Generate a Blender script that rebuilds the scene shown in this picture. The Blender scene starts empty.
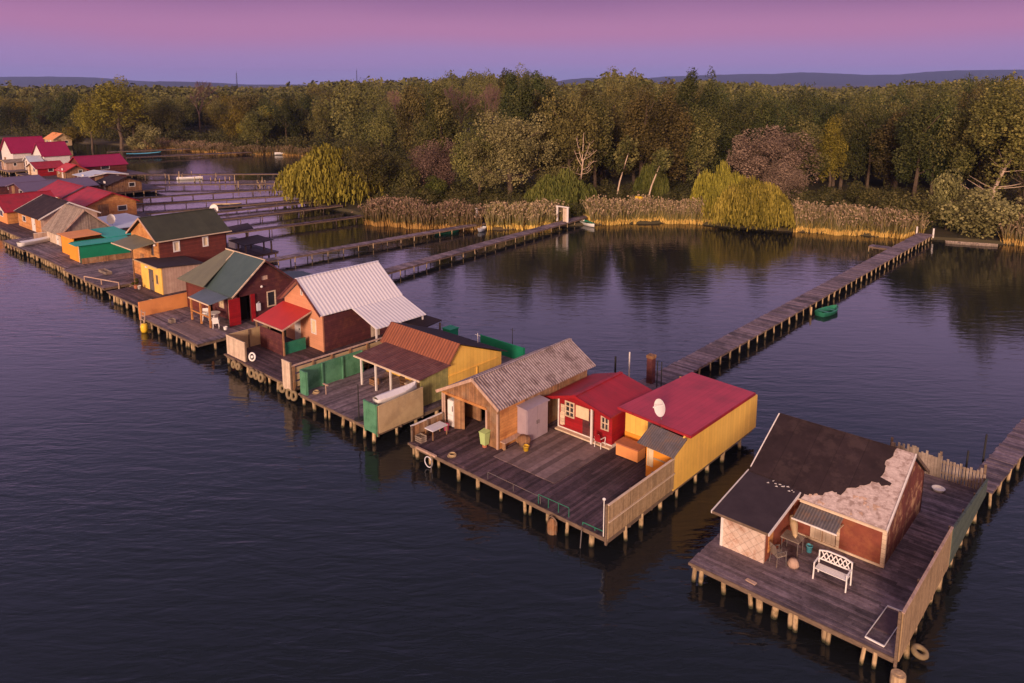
import bpy, math, random
import numpy as np
from mathutils import Vector, Matrix
random.seed(7); RNG = np.random.default_rng(11)
S = bpy.context.scene
R = math.radians

# ------------------------------------------------------------------ camera
PSI = R(42.02); TH = R(9.956); CAM_H = 19.7; CAM_F = 752.0
cam_d = bpy.data.cameras.new("camera"); cam = bpy.data.objects.new("camera", cam_d)
S.collection.objects.link(cam); S.camera = cam
cam.location = (0, 0, CAM_H); cam.rotation_euler = (math.pi/2 - TH, 0, PSI)
cam_d.sensor_width = 36; cam_d.lens = CAM_F*36/1024
cam_d.shift_y = -(341.5-215)/1024
cam_d.clip_start = .5; cam_d.clip_end = 30000
S.render.resolution_x = 1024; S.render.resolution_y = 683
# ------------------------------------------------------------------ light
SUN_AZ = math.atan2(-0.90, 0.42)      # bearing of the sunset glow in the x,y plane
SUN_EL = R(13)
W = bpy.data.worlds.new("World"); S.world = W; W.use_nodes = True
def build_world():
    nt = W.node_tree; N = nt.nodes; L = nt.links; N.clear()
    out = N.new('ShaderNodeOutputWorld'); bg = N.new('ShaderNodeBackground')
    tc = N.new('ShaderNodeTexCoord'); sep = N.new('ShaderNodeSeparateXYZ')
    L.new(tc.outputs['Generated'], sep.inputs[0])
    # slow cloudless bands with a little unevenness
    no = N.new('ShaderNodeTexNoise'); no.inputs['Scale'].default_value = 1.6; no.inputs['Detail'].default_value = 2
    mp = N.new('ShaderNodeMapping'); mp.inputs['Scale'].default_value = (1, 1, 5)
    L.new(tc.outputs['Generated'], mp.inputs[0]); L.new(mp.outputs[0], no.inputs['Vector'])
    ad = N.new('ShaderNodeMath'); ad.operation = 'MULTIPLY_ADD'; ad.inputs[1].default_value = .05; 
    L.new(no.outputs['Fac'], ad.inputs[0]); 
    sb = N.new('ShaderNodeMath'); sb.operation = 'SUBTRACT'; sb.inputs[1].default_value = .025
    L.new(sep.outputs['Z'], sb.inputs[0]); L.new(sb.outputs[0], ad.inputs[2])
    rp = N.new('ShaderNodeValToRGB'); cr = rp.color_ramp; cr.interpolation = 'EASE'
    st = [(0.0, (.21, .175, .37)), (.03, (.245, .155, .345)), (.068, (.31, .128, .275)), (.115, (.19, .078, .21)),
          (.155, (.66, .36, .62)), (.30, (.48, .34, .62)), (.46, (.25, .23, .43)), (.7, (.135, .155, .27)), (1.0, (.13, .12, .22))]
    cr.elements[0].position = st[0][0]; cr.elements[0].color = (*st[0][1], 1)
    cr.elements[1].position = 1.0; cr.elements[1].color = (*st[-1][1], 1)
    for p, c in st[1:-1]:
        e = cr.elements.new(p); e.color = (*c, 1)
    L.new(ad.outputs[0], rp.inputs[0])
    # afterglow on the side of the set sun (behind the camera)
    dp = N.new('ShaderNodeVectorMath'); dp.operation = 'DOT_PRODUCT'
    dp.inputs[1].default_value = (math.cos(SUN_AZ), math.sin(SUN_AZ), .12)
    L.new(tc.outputs['Generated'], dp.inputs[0])
    mr = N.new('ShaderNodeMapRange'); mr.inputs[1].default_value = .1; mr.inputs[2].default_value = 1; mr.inputs[3].default_value = 0; mr.inputs[4].default_value = 1
    L.new(dp.outputs['Value'], mr.inputs[0])
    mx = N.new('ShaderNodeMix'); mx.data_type = 'RGBA'
    L.new(mr.outputs[0], mx.inputs[0]); L.new(rp.outputs[0], mx.inputs[6]); mx.inputs[7].default_value = (1.0, .52, .32, 1)
    sky = N.new('ShaderNodeTexSky'); sky.sky_type = 'NISHITA'; sky.sun_disc = False
    sky.sun_elevation = R(2); sky.sun_rotation = math.pi/2 - SUN_AZ
    ml = N.new('ShaderNodeMix'); ml.data_type = 'RGBA'; ml.blend_type = 'ADD'; ml.inputs[0].default_value = .012
    L.new(mx.outputs[2], ml.inputs[6]); L.new(sky.outputs[0], ml.inputs[7])
    L.new(ml.outputs[2], bg.inputs[0]); bg.inputs[1].default_value = 1.0
    L.new(bg.outputs[0], out.inputs[0])
build_world()
sun_d = bpy.data.lights.new("sun", 'SUN'); sun = bpy.data.objects.new("sun", sun_d); S.collection.objects.link(sun)
sun_d.energy = 3.2; sun_d.angle = R(12); sun_d.color = (1.0, .69, .52)
sd = Vector((math.cos(SUN_AZ)*math.cos(SUN_EL), math.sin(SUN_AZ)*math.cos(SUN_EL), math.sin(SUN_EL)))
sun.rotation_euler = sd.to_track_quat('Z', 'Y').to_euler()
S.view_settings.view_transform = 'Standard'; S.view_settings.look = 'None'
S.view_settings.exposure = 0.45; S.view_settings.gamma = 1
S.render.engine = 'CYCLES'

# ------------------------------------------------------------------ materials
def mat(name, c1, c2=None, rough=.8, ns=2.0, lines=None, lw=.15, ld=.55, var=.25, bump=.25, corr=False, metal=0.0,
        tone=0.0, stain=None, st_amt=.5, st_s=.6, st_z=None, spec=.3, streak=None, rnd=0.0, gapw=.08, wet=None):
    m = bpy.data.materials.new(name); m.use_nodes = True
    nt = m.node_tree; N = nt.nodes; L = nt.links
    b = N['Principled BSDF']; b.inputs['Roughness'].default_value = rough; b.inputs['Metallic'].default_value = metal
    b.inputs['Specular IOR Level'].default_value = spec
    c2 = c2 or tuple(x*.72 for x in c1)
    def math_(op, a, v=None, w=None):
        n = N.new('ShaderNodeMath'); n.operation = op
        for i, q in enumerate((a, v, w)):
            if q is None: continue
            if isinstance(q, (int, float)): n.inputs[i].default_value = q
            else: L.new(q, n.inputs[i])
        return n.outputs[0]
    def mix(f, a, bb, t='MIX'):
        n = N.new('ShaderNodeMix'); n.data_type = 'RGBA'; n.blend_type = t
        for i, q in ((0, f), (6, a), (7, bb)):
            if isinstance(q, (int, float)): n.inputs[i].default_value = q
            elif isinstance(q, tuple): n.inputs[i].default_value = (*q[:3], 1)
            else: L.new(q, n.inputs[i])
        return n.outputs[2]
    tc = N.new('ShaderNodeTexCoord'); co = tc.outputs['Object']
    mp = N.new('ShaderNodeMapping'); L.new(co, mp.inputs[0])
    if streak: mp.inputs['Scale'].default_value = streak
    no = N.new('ShaderNodeTexNoise'); no.inputs['Scale'].default_value = ns; no.inputs['Detail'].default_value = 7; no.inputs['Roughness'].default_value = .65
    L.new(mp.outputs[0], no.inputs['Vector'])
    f = N.new('ShaderNodeMapRange'); f.inputs[1].default_value = .32; f.inputs[2].default_value = .68; L.new(no.outputs['Fac'], f.inputs[0])
    col = mix(f.outputs[0], c1, c2)
    h = math_('MULTIPLY', no.outputs['Fac'], .5)
    if stain:
        n2 = N.new('ShaderNodeTexNoise'); n2.inputs['Scale'].default_value = st_s; n2.inputs['Detail'].default_value = 6; n2.inputs['Roughness'].default_value = .7
        L.new(co, n2.inputs['Vector'])
        f2 = N.new('ShaderNodeMapRange'); f2.inputs[1].default_value = .5; f2.inputs[2].default_value = .62; f2.inputs[4].default_value = st_amt; L.new(n2.outputs['Fac'], f2.inputs[0])
        col = mix(f2.outputs[0], col, stain)
    if lines:
        sp = N.new('ShaderNodeSeparateXYZ'); L.new(co, sp.inputs[0])
        if lines == 'xy': s = math_('ADD', sp.outputs[0], sp.outputs[1])
        elif lines == 'lat':  # diagonal trellis
            s = math_('ADD', sp.outputs[0], sp.outputs[2])
        else: s = sp.outputs['xyz'.index(lines)]
        q = math_('DIVIDE', s, lw); fr = math_('FRACT', q)
        if corr:
            sn = math_('SINE', math_('MULTIPLY', q, 2*math.pi))
            h = math_('MULTIPLY_ADD', sn, .5, math_('MULTIPLY', h, .3))
            dk = math_('MULTIPLY_ADD', sn, ld*.25, 1-ld*.25)
            col = mix(1.0, col, dk, 'MULTIPLY')
        else:
            gap = math_('LESS_THAN', fr, gapw)
            fl = math_('FLOOR', q)
            wn = N.new('ShaderNodeTexWhiteNoise'); wn.noise_dimensions = '1D'; L.new(fl, wn.inputs['W'])
            k = math_('MULTIPLY_ADD', wn.outputs['Value'], var, 1-var*.5)
            k2 = math_('MULTIPLY', k, math_('SUBTRACT', 1.0, math_('MULTIPLY', gap, ld)))
            col = mix(1.0, col, k2, 'MULTIPLY')
            h = math_('SUBTRACT', h, gap)
            if lines == 'lat':
                s3 = math_('SUBTRACT', sp.outputs[0], sp.outputs[2]); g3 = math_('LESS_THAN', math_('FRACT', math_('DIVIDE', s3, lw)), gapw)
                col = mix(1.0, col, math_('SUBTRACT', 1.0, math_('MULTIPLY', g3, ld)), 'MULTIPLY')
    if tone:
        at = N.new('ShaderNodeAttribute'); at.attribute_name = 'tone'
        col = mix(1.0, col, math_('MULTIPLY_ADD', at.outputs['Fac'], tone, 1-tone*.5), 'MULTIPLY')
    if rnd:
        oi = N.new('ShaderNodeObjectInfo')
        col = mix(1.0, col, math_('MULTIPLY_ADD', oi.outputs['Random'], rnd, 1-rnd*.5), 'MULTIPLY')
    if wet is not None:
        sz = N.new('ShaderNodeSeparateXYZ'); L.new(co, sz.inputs[0])
        wz = math_('ADD', sz.outputs[2], math_('MULTIPLY', no.outputs['Fac'], .35))
        wf = N.new('ShaderNodeMapRange'); wf.inputs[1].default_value = wet+.12; wf.inputs[2].default_value = wet+.26; wf.inputs[3].default_value = 1; wf.inputs[4].default_value = 0; L.new(wz, wf.inputs[0])
        col = mix(wf.outputs[0], col, (.030, .030, .014))
    L.new(col, b.inputs['Base Color'])
    bp = N.new('ShaderNodeBump'); bp.inputs['Strength'].default_value = bump; bp.inputs['Distance'].default_value = .03
    L.new(h, bp.inputs['Height']); L.new(bp.outputs[0], b.inputs['Normal'])
    return m
K = {}
def defmats():
    D = K
    D['deck'] = mat('grey_boards', (.215, .165, .19), (.105, .075, .090), .75, 5, tone=.9, stain=(.03, .024, .026), st_amt=.6, st_s=.45, bump=.5, spec=.35)
    D['deckdark'] = mat('dark_boards', (.110, .070, .084), (.055, .035, .043), .75, 5, tone=.9, stain=(.02, .015, .016), st_amt=.6, st_s=.35, bump=.5)
    D['deckpink'] = mat('worn_light_boards', (.21, .15, .15), (.13, .09, .09), .8, 4, tone=.7, bump=.4)
    D['pile'] = mat('weathered_pile', (.50, .37, .22), (.26, .18, .10), .85, 4, stain=(.12, .09, .04), st_amt=.7, st_s=2, streak=(3, 3, .6), rnd=.4, wet=.22)
    D['darkpile'] = mat('dark_pile', (.16, .11, .085), (.08, .055, .045), .85, 4)  # evenly darker pile colour for the farther footbridges
    D['beam'] = mat('beam_wood', (.20, .14, .10), (.10, .07, .05), .85, 3, streak=(1, 1, 4))
    D['tar'] = mat('tar_felt', (.036, .022, .025), (.020, .012, .014), .8, 1.2, bump=.4, lines='x', lw=1.0, ld=.35, var=.25, gapw=.03, stain=(.065, .042, .042), st_amt=.5, st_s=1.1, spec=.2)
    D['felt2'] = mat('purple_tar_felt', (.050, .036, .042), (.034, .024, .029), .8, 1.5, bump=.2, spec=.2)
    D['oldlay'] = mat('exposed_underlay', (.60, .50, .47), (.36, .28, .26), .9, 6, stain=(.22, .15, .13), st_amt=.75, st_s=3.2, bump=.9, streak=(1, 1.8, 1.8))
    D['redwall'] = mat('faded_red_boards', (.25, .070, .042), (.18, .048, .032), .8, 2.4, stain=(.40, .16, .07), st_amt=.35, st_s=1.3, bump=.3)
    D['redwall2'] = mat('flaking_red_boards', (.17, .05, .035), (.12, .035, .028), .85, 2, stain=(.50, .30, .16), st_amt=.8, st_s=1.5, lines='y', lw=.35, ld=.4, bump=.5)
    D['trellis'] = mat('trellis_panel', (.66, .54, .46), (.50, .37, .29), .8, 3.5, lines='lat', lw=.38, ld=.2, gapw=.14, stain=(.36, .17, .10), st_amt=.6, st_s=2.2)
    D['white'] = mat('white_paint', (.74, .70, .66), (.58, .53, .50), .6, 3)
    D['whitem'] = mat('white_metal', (.80, .78, .76), (.72, .69, .67), .4, 3, bump=.05)
    D['greymetal'] = mat('dull_grey_metal', (.17, .15, .15), (.09, .08, .08), .55, 3, lines='x', lw=.12, corr=True, stain=(.25, .16, .11), st_amt=.6, st_s=1.5, bump=.6)
    D['cream'] = mat('cream_boards', (.66, .52, .38), (.52, .40, .28), .8, 3, lines='z', lw=.2, ld=.45)
    D['creamv'] = mat('cream_upright_boards', (.62, .50, .38), (.47, .36, .27), .8, 2, lines='xy', lw=.22, ld=.4)
    D['bamboo'] = mat('bamboo_mat', (.42, .30, .17), (.28, .19, .10), .85, 6, lines='xy', lw=.09, ld=.35, var=.4, stain=(.22, .15, .08), st_amt=.5, st_s=1)
    D['greenfade'] = mat('faded_green_slats', (.10, .13, .10), (.06, .085, .07), .8, 3, lines='z', lw=.14, ld=.5)
    D['oldwood'] = mat('old_brown_boards', (.34, .18, .085), (.17, .085, .045), .85, 2.2, lines='xy', lw=.14, ld=.5, var=.5, stain=(.36, .26, .17), st_amt=.5, st_s=.9)
    D['orangewood'] = mat('varnished_orange_boards', (.62, .30, .10), (.42, .18, .06), .6, 2, lines='z', lw=.16, ld=.35, stain=(.30, .10, .035), st_amt=.6, st_s=1.6)
    D['greywood'] = mat('silvered_boards', (.33, .27, .22), (.20, .15, .12), .85, 3, lines='xy', lw=.14, ld=.5, var=.5)
    D['oldcorr'] = mat('weathered_corrugated_sheet', (.62, .50, .47), (.38, .29, .27), .9, 4.5, lines='y', lw=.19, corr=True, ld=1.2, bump=1.0, stain=(.17, .11, .10), st_amt=.7, st_s=1.1)
    D['redroof'] = mat('crimson_sheet_roof', (.36, .020, .032), (.27, .016, .026), .6, .8, lines='y', lw=.25, ld=.25, var=.12, bump=.3, spec=.3, stain=(.20, .025, .03), st_amt=.5, st_s=.8)
    D['pinkroof'] = mat('faded_red_sheet_roof', (.50, .045, .075), (.40, .035, .06), .55, .6, lines='x', lw=.3, ld=.22, var=.1, bump=.3, spec=.3, stain=(.30, .04, .055), st_amt=.45, st_s=.6)
    D['redpaint'] = mat('bright_red_boards', (.31, .010, .016), (.24, .008, .013), .6, 3, lines='z', lw=.16, ld=.3)
    D['yellow'] = mat('yellow_panel', (.86, .55, .12), (.78, .47, .09), .6, .7, lines='xy', lw=.3, ld=.18, var=.12, bump=.2, stain=(.60, .38, .12), st_amt=.25, st_s=.7)
    D['orange'] = mat('orange_panel', (.80, .32, .035), (.72, .27, .03), .6, 1, bump=.1)
    D['orangefence'] = mat('orange_painted_board', (.72, .30, .10), (.62, .25, .085), .7, 1.2, bump=.1)
    D['lilac'] = mat('lilac_cabinet_paint', (.36, .29, .33), (.30, .24, .28), .6, 1.6, bump=.1)
    D['dark'] = mat('room_shade', (.018, .014, .014), (.012, .01, .01), .9, 2)  # near-black colour that paints the shade inside the rooms
    D['glass'] = mat('window_pane', (.04, .04, .05), (.025, .025, .03), .08, 2, spec=.6, bump=0)
    D['curtain'] = mat('cream_curtain_pane', (.70, .58, .38), (.60, .48, .30), .5, 5, bump=.1)
    D['rust'] = mat('rusty_sheet', (.34, .115, .06), (.22, .075, .045), .85, 1.4, lines='x', lw=.24, corr=True, ld=.8, bump=.8, streak=(4, .6, 1))
    D['rust2'] = mat('dark_rusty_sheet', (.20, .075, .065), (.09, .035, .035), .8, 1.3, lines='x', lw=.2, corr=True, ld=.6, bump=.7, stain=(.26, .12, .10), st_amt=.5, st_s=1.1, streak=(5, .5, 1))
    D['olive'] = mat('olive_green_boards', (.36, .33, .12), (.27, .25, .09), .8, 1.5, lines='xy', lw=.18, ld=.35, stain=(.14, .15, .06), st_amt=.6, st_s=.9)
    D['tan'] = mat('tan_board', (.50, .38, .22), (.40, .29, .16), .85, 1.5, bump=.2, stain=(.30, .22, .13), st_amt=.5, st_s=1.2)
    D['green'] = mat('green_paint', (.10, .28, .16), (.065, .19, .11), .7, 1.4, bump=.15, stain=(.03, .12, .06), st_amt=.6, st_s=1.2)
    D['green2'] = mat('emerald_sheet', (.01, .25, .13), (.01, .2, .1), .6, 1, bump=.1)
    D['teal'] = mat('teal_sheet', (.03, .36, .28), (.025, .30, .23), .6, 1, bump=.1)
    D['whitecorr'] = mat('white_corrugated_roof', (.76, .74, .76), (.70, .68, .71), .55, .8, lines='y', lw=.30, corr=True, ld=.25, bump=.7)
    D['maroon'] = mat('maroon_boards', (.10, .028, .032), (.07, .02, .024), .8, 2.5, lines='z', lw=.16, ld=.4, stain=(.17, .06, .04), st_amt=.5, st_s=2.2)
    D['salmon'] = mat('salmon_wall', (.58, .27, .15), (.50, .23, .13), .8, 1.2, lines='z', lw=.18, ld=.15, var=.06)
    D['brightred'] = mat('bright_red_sheet', (.46, .036, .030), (.38, .030, .026), .55, 1, lines='x', lw=.2, ld=.15, var=.05)
    D['roofteal'] = mat('blue_green_roof', (.060, .095, .095), (.045, .075, .078), .6, 1, lines='x', lw=.3, ld=.2, var=.06)
    D['roofblue'] = mat('slate_blue_roof', (.10, .13, .17), (.075, .10, .13), .55, 1, lines='x', lw=.3, ld=.2, var=.06)
    D['roofgreen'] = mat('grey_green_roof', (.15, .15, .10), (.12, .12, .085), .65, 1, lines='x', lw=.3, ld=.2, var=.06)
    D['roofdark'] = mat('dark_green_felt', (.052, .055, .036), (.038, .041, .028), .8, 1, lines='y', lw=.5, ld=.15, var=.1)
    D['brownred'] = mat('brown_red_boards', (.15, .036, .026), (.10, .026, .02), .75, 2, lines='z', lw=.18, ld=.4)
    D['pinkwood'] = mat('bleached_pink_boards', (.52, .37, .28), (.40, .26, .20), .85, 1.5, lines='xy', lw=.25, ld=.3)
    D['purple'] = mat('purple_grey_sheet', (.14, .10, .16), (.12, .085, .14), .6, 1, bump=.1)
    D['grape'] = mat('wine_red_roof', (.30, .012, .07), (.25, .01, .055), .6, 1, lines='y', lw=.4, ld=.2, var=.06)
    D['blue'] = mat('turquoise_tarpaulin', (.12, .50, .62), (.09, .42, .54), .6, 2)
    D['rubber'] = mat('rubber', (.03, .028, .028), (.02, .02, .02), .8, 3)
    D['palerope'] = mat('bleached_tyre', (.27, .21, .12), (.16, .12, .07), .85, 3)
    D['litegreen'] = mat('light_green_plastic', (.42, .55, .22), (.36, .47, .18), .5, 1, bump=.05)
    D['pink'] = mat('pink_plastic', (.75, .12, .26), (.65, .1, .22), .4, 1, bump=.03)
    D['terra'] = mat('terracotta', (.45, .16, .08), (.36, .13, .07), .8, 3)
    D['buck'] = mat('yellow_plastic', (.80, .52, .04), (.70, .45, .03), .4, 1, bump=.03)
    D['palewh'] = mat('pale_canvas', (.66, .66, .72), (.55, .55, .62), .7, 2)
    D['lightroof'] = mat('pale_blue_sheet', (.50, .55, .62), (.42, .47, .54), .5, 1)
    D['birch'] = mat('pale_bark', (.62, .48, .36), (.42, .30, .21), .85, 3)
    D['bark'] = mat('dark_bark', (.13, .09, .06), (.07, .05, .035), .9, 3)
    D['twig'] = mat('pinkish_twigs', (.17, .10, .085), (.12, .07, .06), .9, 3)
    D['boatgreen'] = mat('green_boat_paint', (.03, .20, .12), (.02, .14, .09), .4, 2, bump=.05)
defmats()
def leafmat(name, a, b, c):
    m = bpy.data.materials.new(name); m.use_nodes = True; nt = m.node_tree; N = nt.nodes; L = nt.links
    bs = N['Principled BSDF']; bs.inputs['Roughness'].default_value = .75; bs.inputs['Specular IOR Level'].default_value = .15
    at = N.new('ShaderNodeAttribute'); at.attribute_name = 'tone'
    rp = N.new('ShaderNodeValToRGB'); e = rp.color_ramp.elements
    e[0].color = (*a, 1); e[1].color = (*c, 1); x = e.new(.5); x.color = (*b, 1)
    L.new(at.outputs['Fac'], rp.inputs[0])
    oi = N.new('ShaderNodeObjectInfo'); hs = N.new('ShaderNodeHueSaturation')
    mr = N.new('ShaderNodeMapRange'); mr.inputs[3].default_value = .72; mr.inputs[4].default_value = 1.3
    L.new(oi.outputs['Random'], mr.inputs[0]); L.new(mr.outputs[0], hs.inputs['Value'])
    mh = N.new('ShaderNodeMapRange'); mh.inputs[3].default_value = .485; mh.inputs[4].default_value = .512
    L.new(oi.outputs['Random'], mh.inputs[0]); L.new(mh.outputs[0], hs.inputs['Hue'])
    L.new(rp.outputs[0], hs.inputs['Color']); L.new(hs.outputs[0], bs.inputs['Base Color'])
    tr = N.new('ShaderNodeBsdfTranslucent'); L.new(hs.outputs[0], tr.inputs[0])
    mx = N.new('ShaderNodeMixShader'); mx.inputs[0].default_value = .18
    L.new(bs.outputs[0], mx.inputs[1]); L.new(tr.outputs[0], mx.inputs[2]); L.new(mx.outputs[0], N['Material Output'].inputs[0])
    return m
LF = {
 'lime':   leafmat('pale_green_leaves', (0.088, 0.092, 0.024), (0.176, 0.172, 0.043), (0.317, 0.280, 0.076)),
 'under':  leafmat('undergrowth_leaves', (0.034, 0.037, 0.013), (0.073, 0.069, 0.023), (0.129, 0.106, 0.041)),
 'dark':   leafmat('dark_green_leaves', (0.029, 0.037, 0.011), (0.055, 0.065, 0.020), (0.116, 0.116, 0.034)),
 'olive':  leafmat('olive_leaves', (0.052, 0.056, 0.016), (0.107, 0.104, 0.031), (0.216, 0.190, 0.063)),
 'brown':  leafmat('brown_green_leaves', (0.056, 0.049, 0.016), (0.107, 0.093, 0.029), (0.198, 0.162, 0.050)),
 'silver': leafmat('silver_willow_leaves', (0.112, 0.106, 0.037), (0.233, 0.218, 0.081), (0.397, 0.362, 0.145)),
 'yellow': leafmat('yellow_leaves', (0.086, 0.074, 0.013), (0.164, 0.139, 0.020), (0.284, 0.232, 0.037)),
 'gold':   leafmat('golden_willow_leaves', (0.112, 0.102, 0.016), (0.233, 0.195, 0.028), (0.397, 0.325, 0.057)),
 'pinkb':  leafmat('pinkish_brown_foliage', (0.088, 0.059, 0.043), (0.167, 0.112, 0.082), (0.282, 0.192, 0.140)),
 'green':  leafmat('fresh_green_leaves', (0.044, 0.056, 0.012), (0.088, 0.100, 0.020), (0.158, 0.160, 0.038)),
 'reed':   leafmat('reed', (.70, .46, .13), (.12, .112, .040), (.42, .29, .19)),
}

# ------------------------------------------------------------------ mesh helpers (world coordinates)
ZD = 0.9
class MB:
    def __init__(s): s.v = []; s.f = []; s.t = []
    def add(s, vs, fs, tone=.5):
        o = len(s.v); s.v += [tuple(v) for v in vs]; s.f += [tuple(i+o for i in f) for f in fs]; s.t += [tone]*len(fs); return s
    def box(s, x0, x1, y0, y1, z0, z1, tone=.5):
        x0, x1 = sorted((x0, x1)); y0, y1 = sorted((y0, y1)); z0, z1 = sorted((z0, z1))
        return s.hexa([(x0,y0,z0),(x1,y0,z0),(x1,y1,z0),(x0,y1,z0)], [(x0,y0,z1),(x1,y0,z1),(x1,y1,z1),(x0,y1,z1)], tone)
    def hexa(s, b, t, tone=.5):
        return s.add(b+t, [(3,2,1,0),(4,5,6,7),(0,1,5,4),(1,2,6,5),(2,3,7,6),(3,0,4,7)], tone)
    def slab(s, pts, th, up=(0,0,1), tone=.5):
        n = len(pts); u = Vector(up)*th
        lo = [Vector(p) for p in pts]; hi = [p+u for p in lo]
        fs = [tuple(range(n))[::-1], tuple(range(n, 2*n))] + [(i, (i+1) % n, n+(i+1) % n, n+i) for i in range(n)]
        return s.add(lo+hi, fs, tone)
    def bar(s, p0, p1, w, h, tone=.5):
        p0 = Vector(p0); p1 = Vector(p1); d = (p1-p0).normalized()
        up = Vector((0,0,1)) if abs(d.z) < .95 else Vector((0,1,0))
        a = d.cross(up).normalized()*w/2; b = a.cross(d).normalized()*h/2
        return s.hexa([p0-a-b, p0+a-b, p0+a+b, p0-a+b], [p1-a-b, p1+a-b, p1+a+b, p1-a+b], tone)
    def tube(s, p0, p1, r0, r1=None, n=8, tone=.5):
        r1 = r0 if r1 is None else r1
        p0 = Vector(p0); p1 = Vector(p1); d = (p1-p0).normalized()
        a = d.orthogonal().normalized(); b = d.cross(a)
        vs = [p+ (a*math.cos(2*math.pi*i/n)+b*math.sin(2*math.pi*i/n))*r for p, r in ((p0, r0), (p1, r1)) for i in range(n)]
        fs = [(i, (i+1) % n, n+(i+1) % n, n+i) for i in range(n)] + [tuple(range(n))[::-1], tuple(range(n, 2*n))]
        return s.add(vs, fs, tone)
    def path(s, pts, r, n=6):
        for a, b in zip(pts[:-1], pts[1:]): s.tube(a, b, r, r, n)
        return s
    def lathe(s, c, prof, n=16, tone=.5):
        c = Vector(c); vs = []; fs = []
        for r, z in prof:
            for i in range(n): vs.append(c+Vector((r*math.cos(2*math.pi*i/n), r*math.sin(2*math.pi*i/n), z)))
        for j in range(len(prof)-1):
            for i in range(n): fs.append((j*n+i, j*n+(i+1) % n, (j+1)*n+(i+1) % n, (j+1)*n+i))
        return s.add(vs, fs, tone)
    def torus(s, c, Rr, r, ax=(0,0,1), n=18, k=8):
        c = Vector(c); ax = Vector(ax).normalized(); a = ax.orthogonal().normalized(); b = ax.cross(a); vs = []; fs = []
        for i in range(n):
            d = a*math.cos(2*math.pi*i/n)+b*math.sin(2*math.pi*i/n)
            for j in range(k): vs.append(c+d*(Rr+r*math.cos(2*math.pi*j/k))+ax*r*math.sin(2*math.pi*j/k))
        for i in range(n):
            for j in range(k): fs.append((i*k+j, ((i+1) % n)*k+j, ((i+1) % n)*k+(j+1) % k, i*k+(j+1) % k))
        return s.add(vs, fs)
    def build(s, name, m, parent=None, smooth=False, label=None):
        off = parent.location.copy() if parent else Vector((0,0,0))
        if parent and parent.parent: off += parent.parent.location
        me = bpy.data.meshes.new(name); me.from_pydata([tuple(Vector(v)-off) for v in s.v], [], s.f)
        if isinstance(m, str): m = K[m]
        me.materials.append(m)
        at = me.attributes.new('tone', 'FLOAT', 'FACE'); at.data.foreach_set('value', s.t)
        if smooth: me.polygons.foreach_set('use_smooth', [True]*len(me.polygons))
        me.update()
        o = bpy.data.objects.new(name, me); S.collection.objects.link(o)
        if parent: o.parent = parent
        if label: o['label'] = label
        return o
def thing(name, label, cat, loc=(0,0,0), group=None):
    o = bpy.data.objects.new(name, None); S.collection.objects.link(o); o.empty_display_size = .3
    o.location = loc; o['label'] = label; o['category'] = cat
    if group: o['group'] = group
    return o
def single(name, label, cat, mb, m, loc, group=None, smooth=False):
    """a thing that is one mesh; origin at its base"""
    off = Vector(loc); mb.v = [tuple(Vector(v)-off) for v in mb.v]
    o = mb.build(name, m, None, smooth); o.location = loc
    o['label'] = label; o['category'] = cat
    if group: o['group'] = group
    return o
def structure(o, kind='structure'): o['kind'] = kind; return o

# ------------------------------------------------------------------ walls, roofs, windows
def wall(name, axis, c, prof, zb, m, parent, th=.09, openings=(), inward=1, label=None):
    """upright wall in the plane axis=c. prof: [(s,z)...] top line. openings: (s0,s1,z0,z1)."""
    ss = sorted(set([p[0] for p in prof]+[o[0] for o in openings]+[o[1] for o in openings]))
    def f(s):
        for (a, za), (b, zb_) in zip(prof[:-1], prof[1:]):
            if a-1e-6 <= s <= b+1e-6: return za if b == a else za+(zb_-za)*(s-a)/(b-a)
        return prof[-1][1]
    mb = MB(); c0, c1 = sorted((c, c+th*inward))
    def cell(a, b, z0, z1a, z1b):
        if z1a-z0 < .01 and z1b-z0 < .01: return
        if axis == 'x': mb.hexa([(c0,a,z0),(c1,a,z0),(c1,b,z0),(c0,b,z0)], [(c0,a,z1a),(c1,a,z1a),(c1,b,z1b),(c0,b,z1b)])
        else: mb.hexa([(a,c0,z0),(b,c0,z0),(b,c1,z0),(a,c1,z0)], [(a,c0,z1a),(b,c0,z1b),(b,c1,z1b),(a,c1,z1a)])
    for a, b in zip(ss[:-1], ss[1:]):
        mid = (a+b)/2; op = sorted([o for o in openings if o[0]-1e-6 <= mid <= o[1]+1e-6], key=lambda o: o[2])
        z = zb
        for o in op:
            if o[2] > z+.01: cell(a, b, z, o[2], o[2])
            z = o[3]
        cell(a, b, z, f(a), f(b))
    return mb.build(name, m, parent, label=label)
def rect(mb, axis, c, s0, s1, z0, z1, t0, t1):
    """box standing on the plane axis=c between offsets t0..t1"""
    if axis == 'x': mb.box(c+t0, c+t1, s0, s1, z0, z1)
    else: mb.box(s0, s1, c+t0, c+t1, z0, z1)
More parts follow.
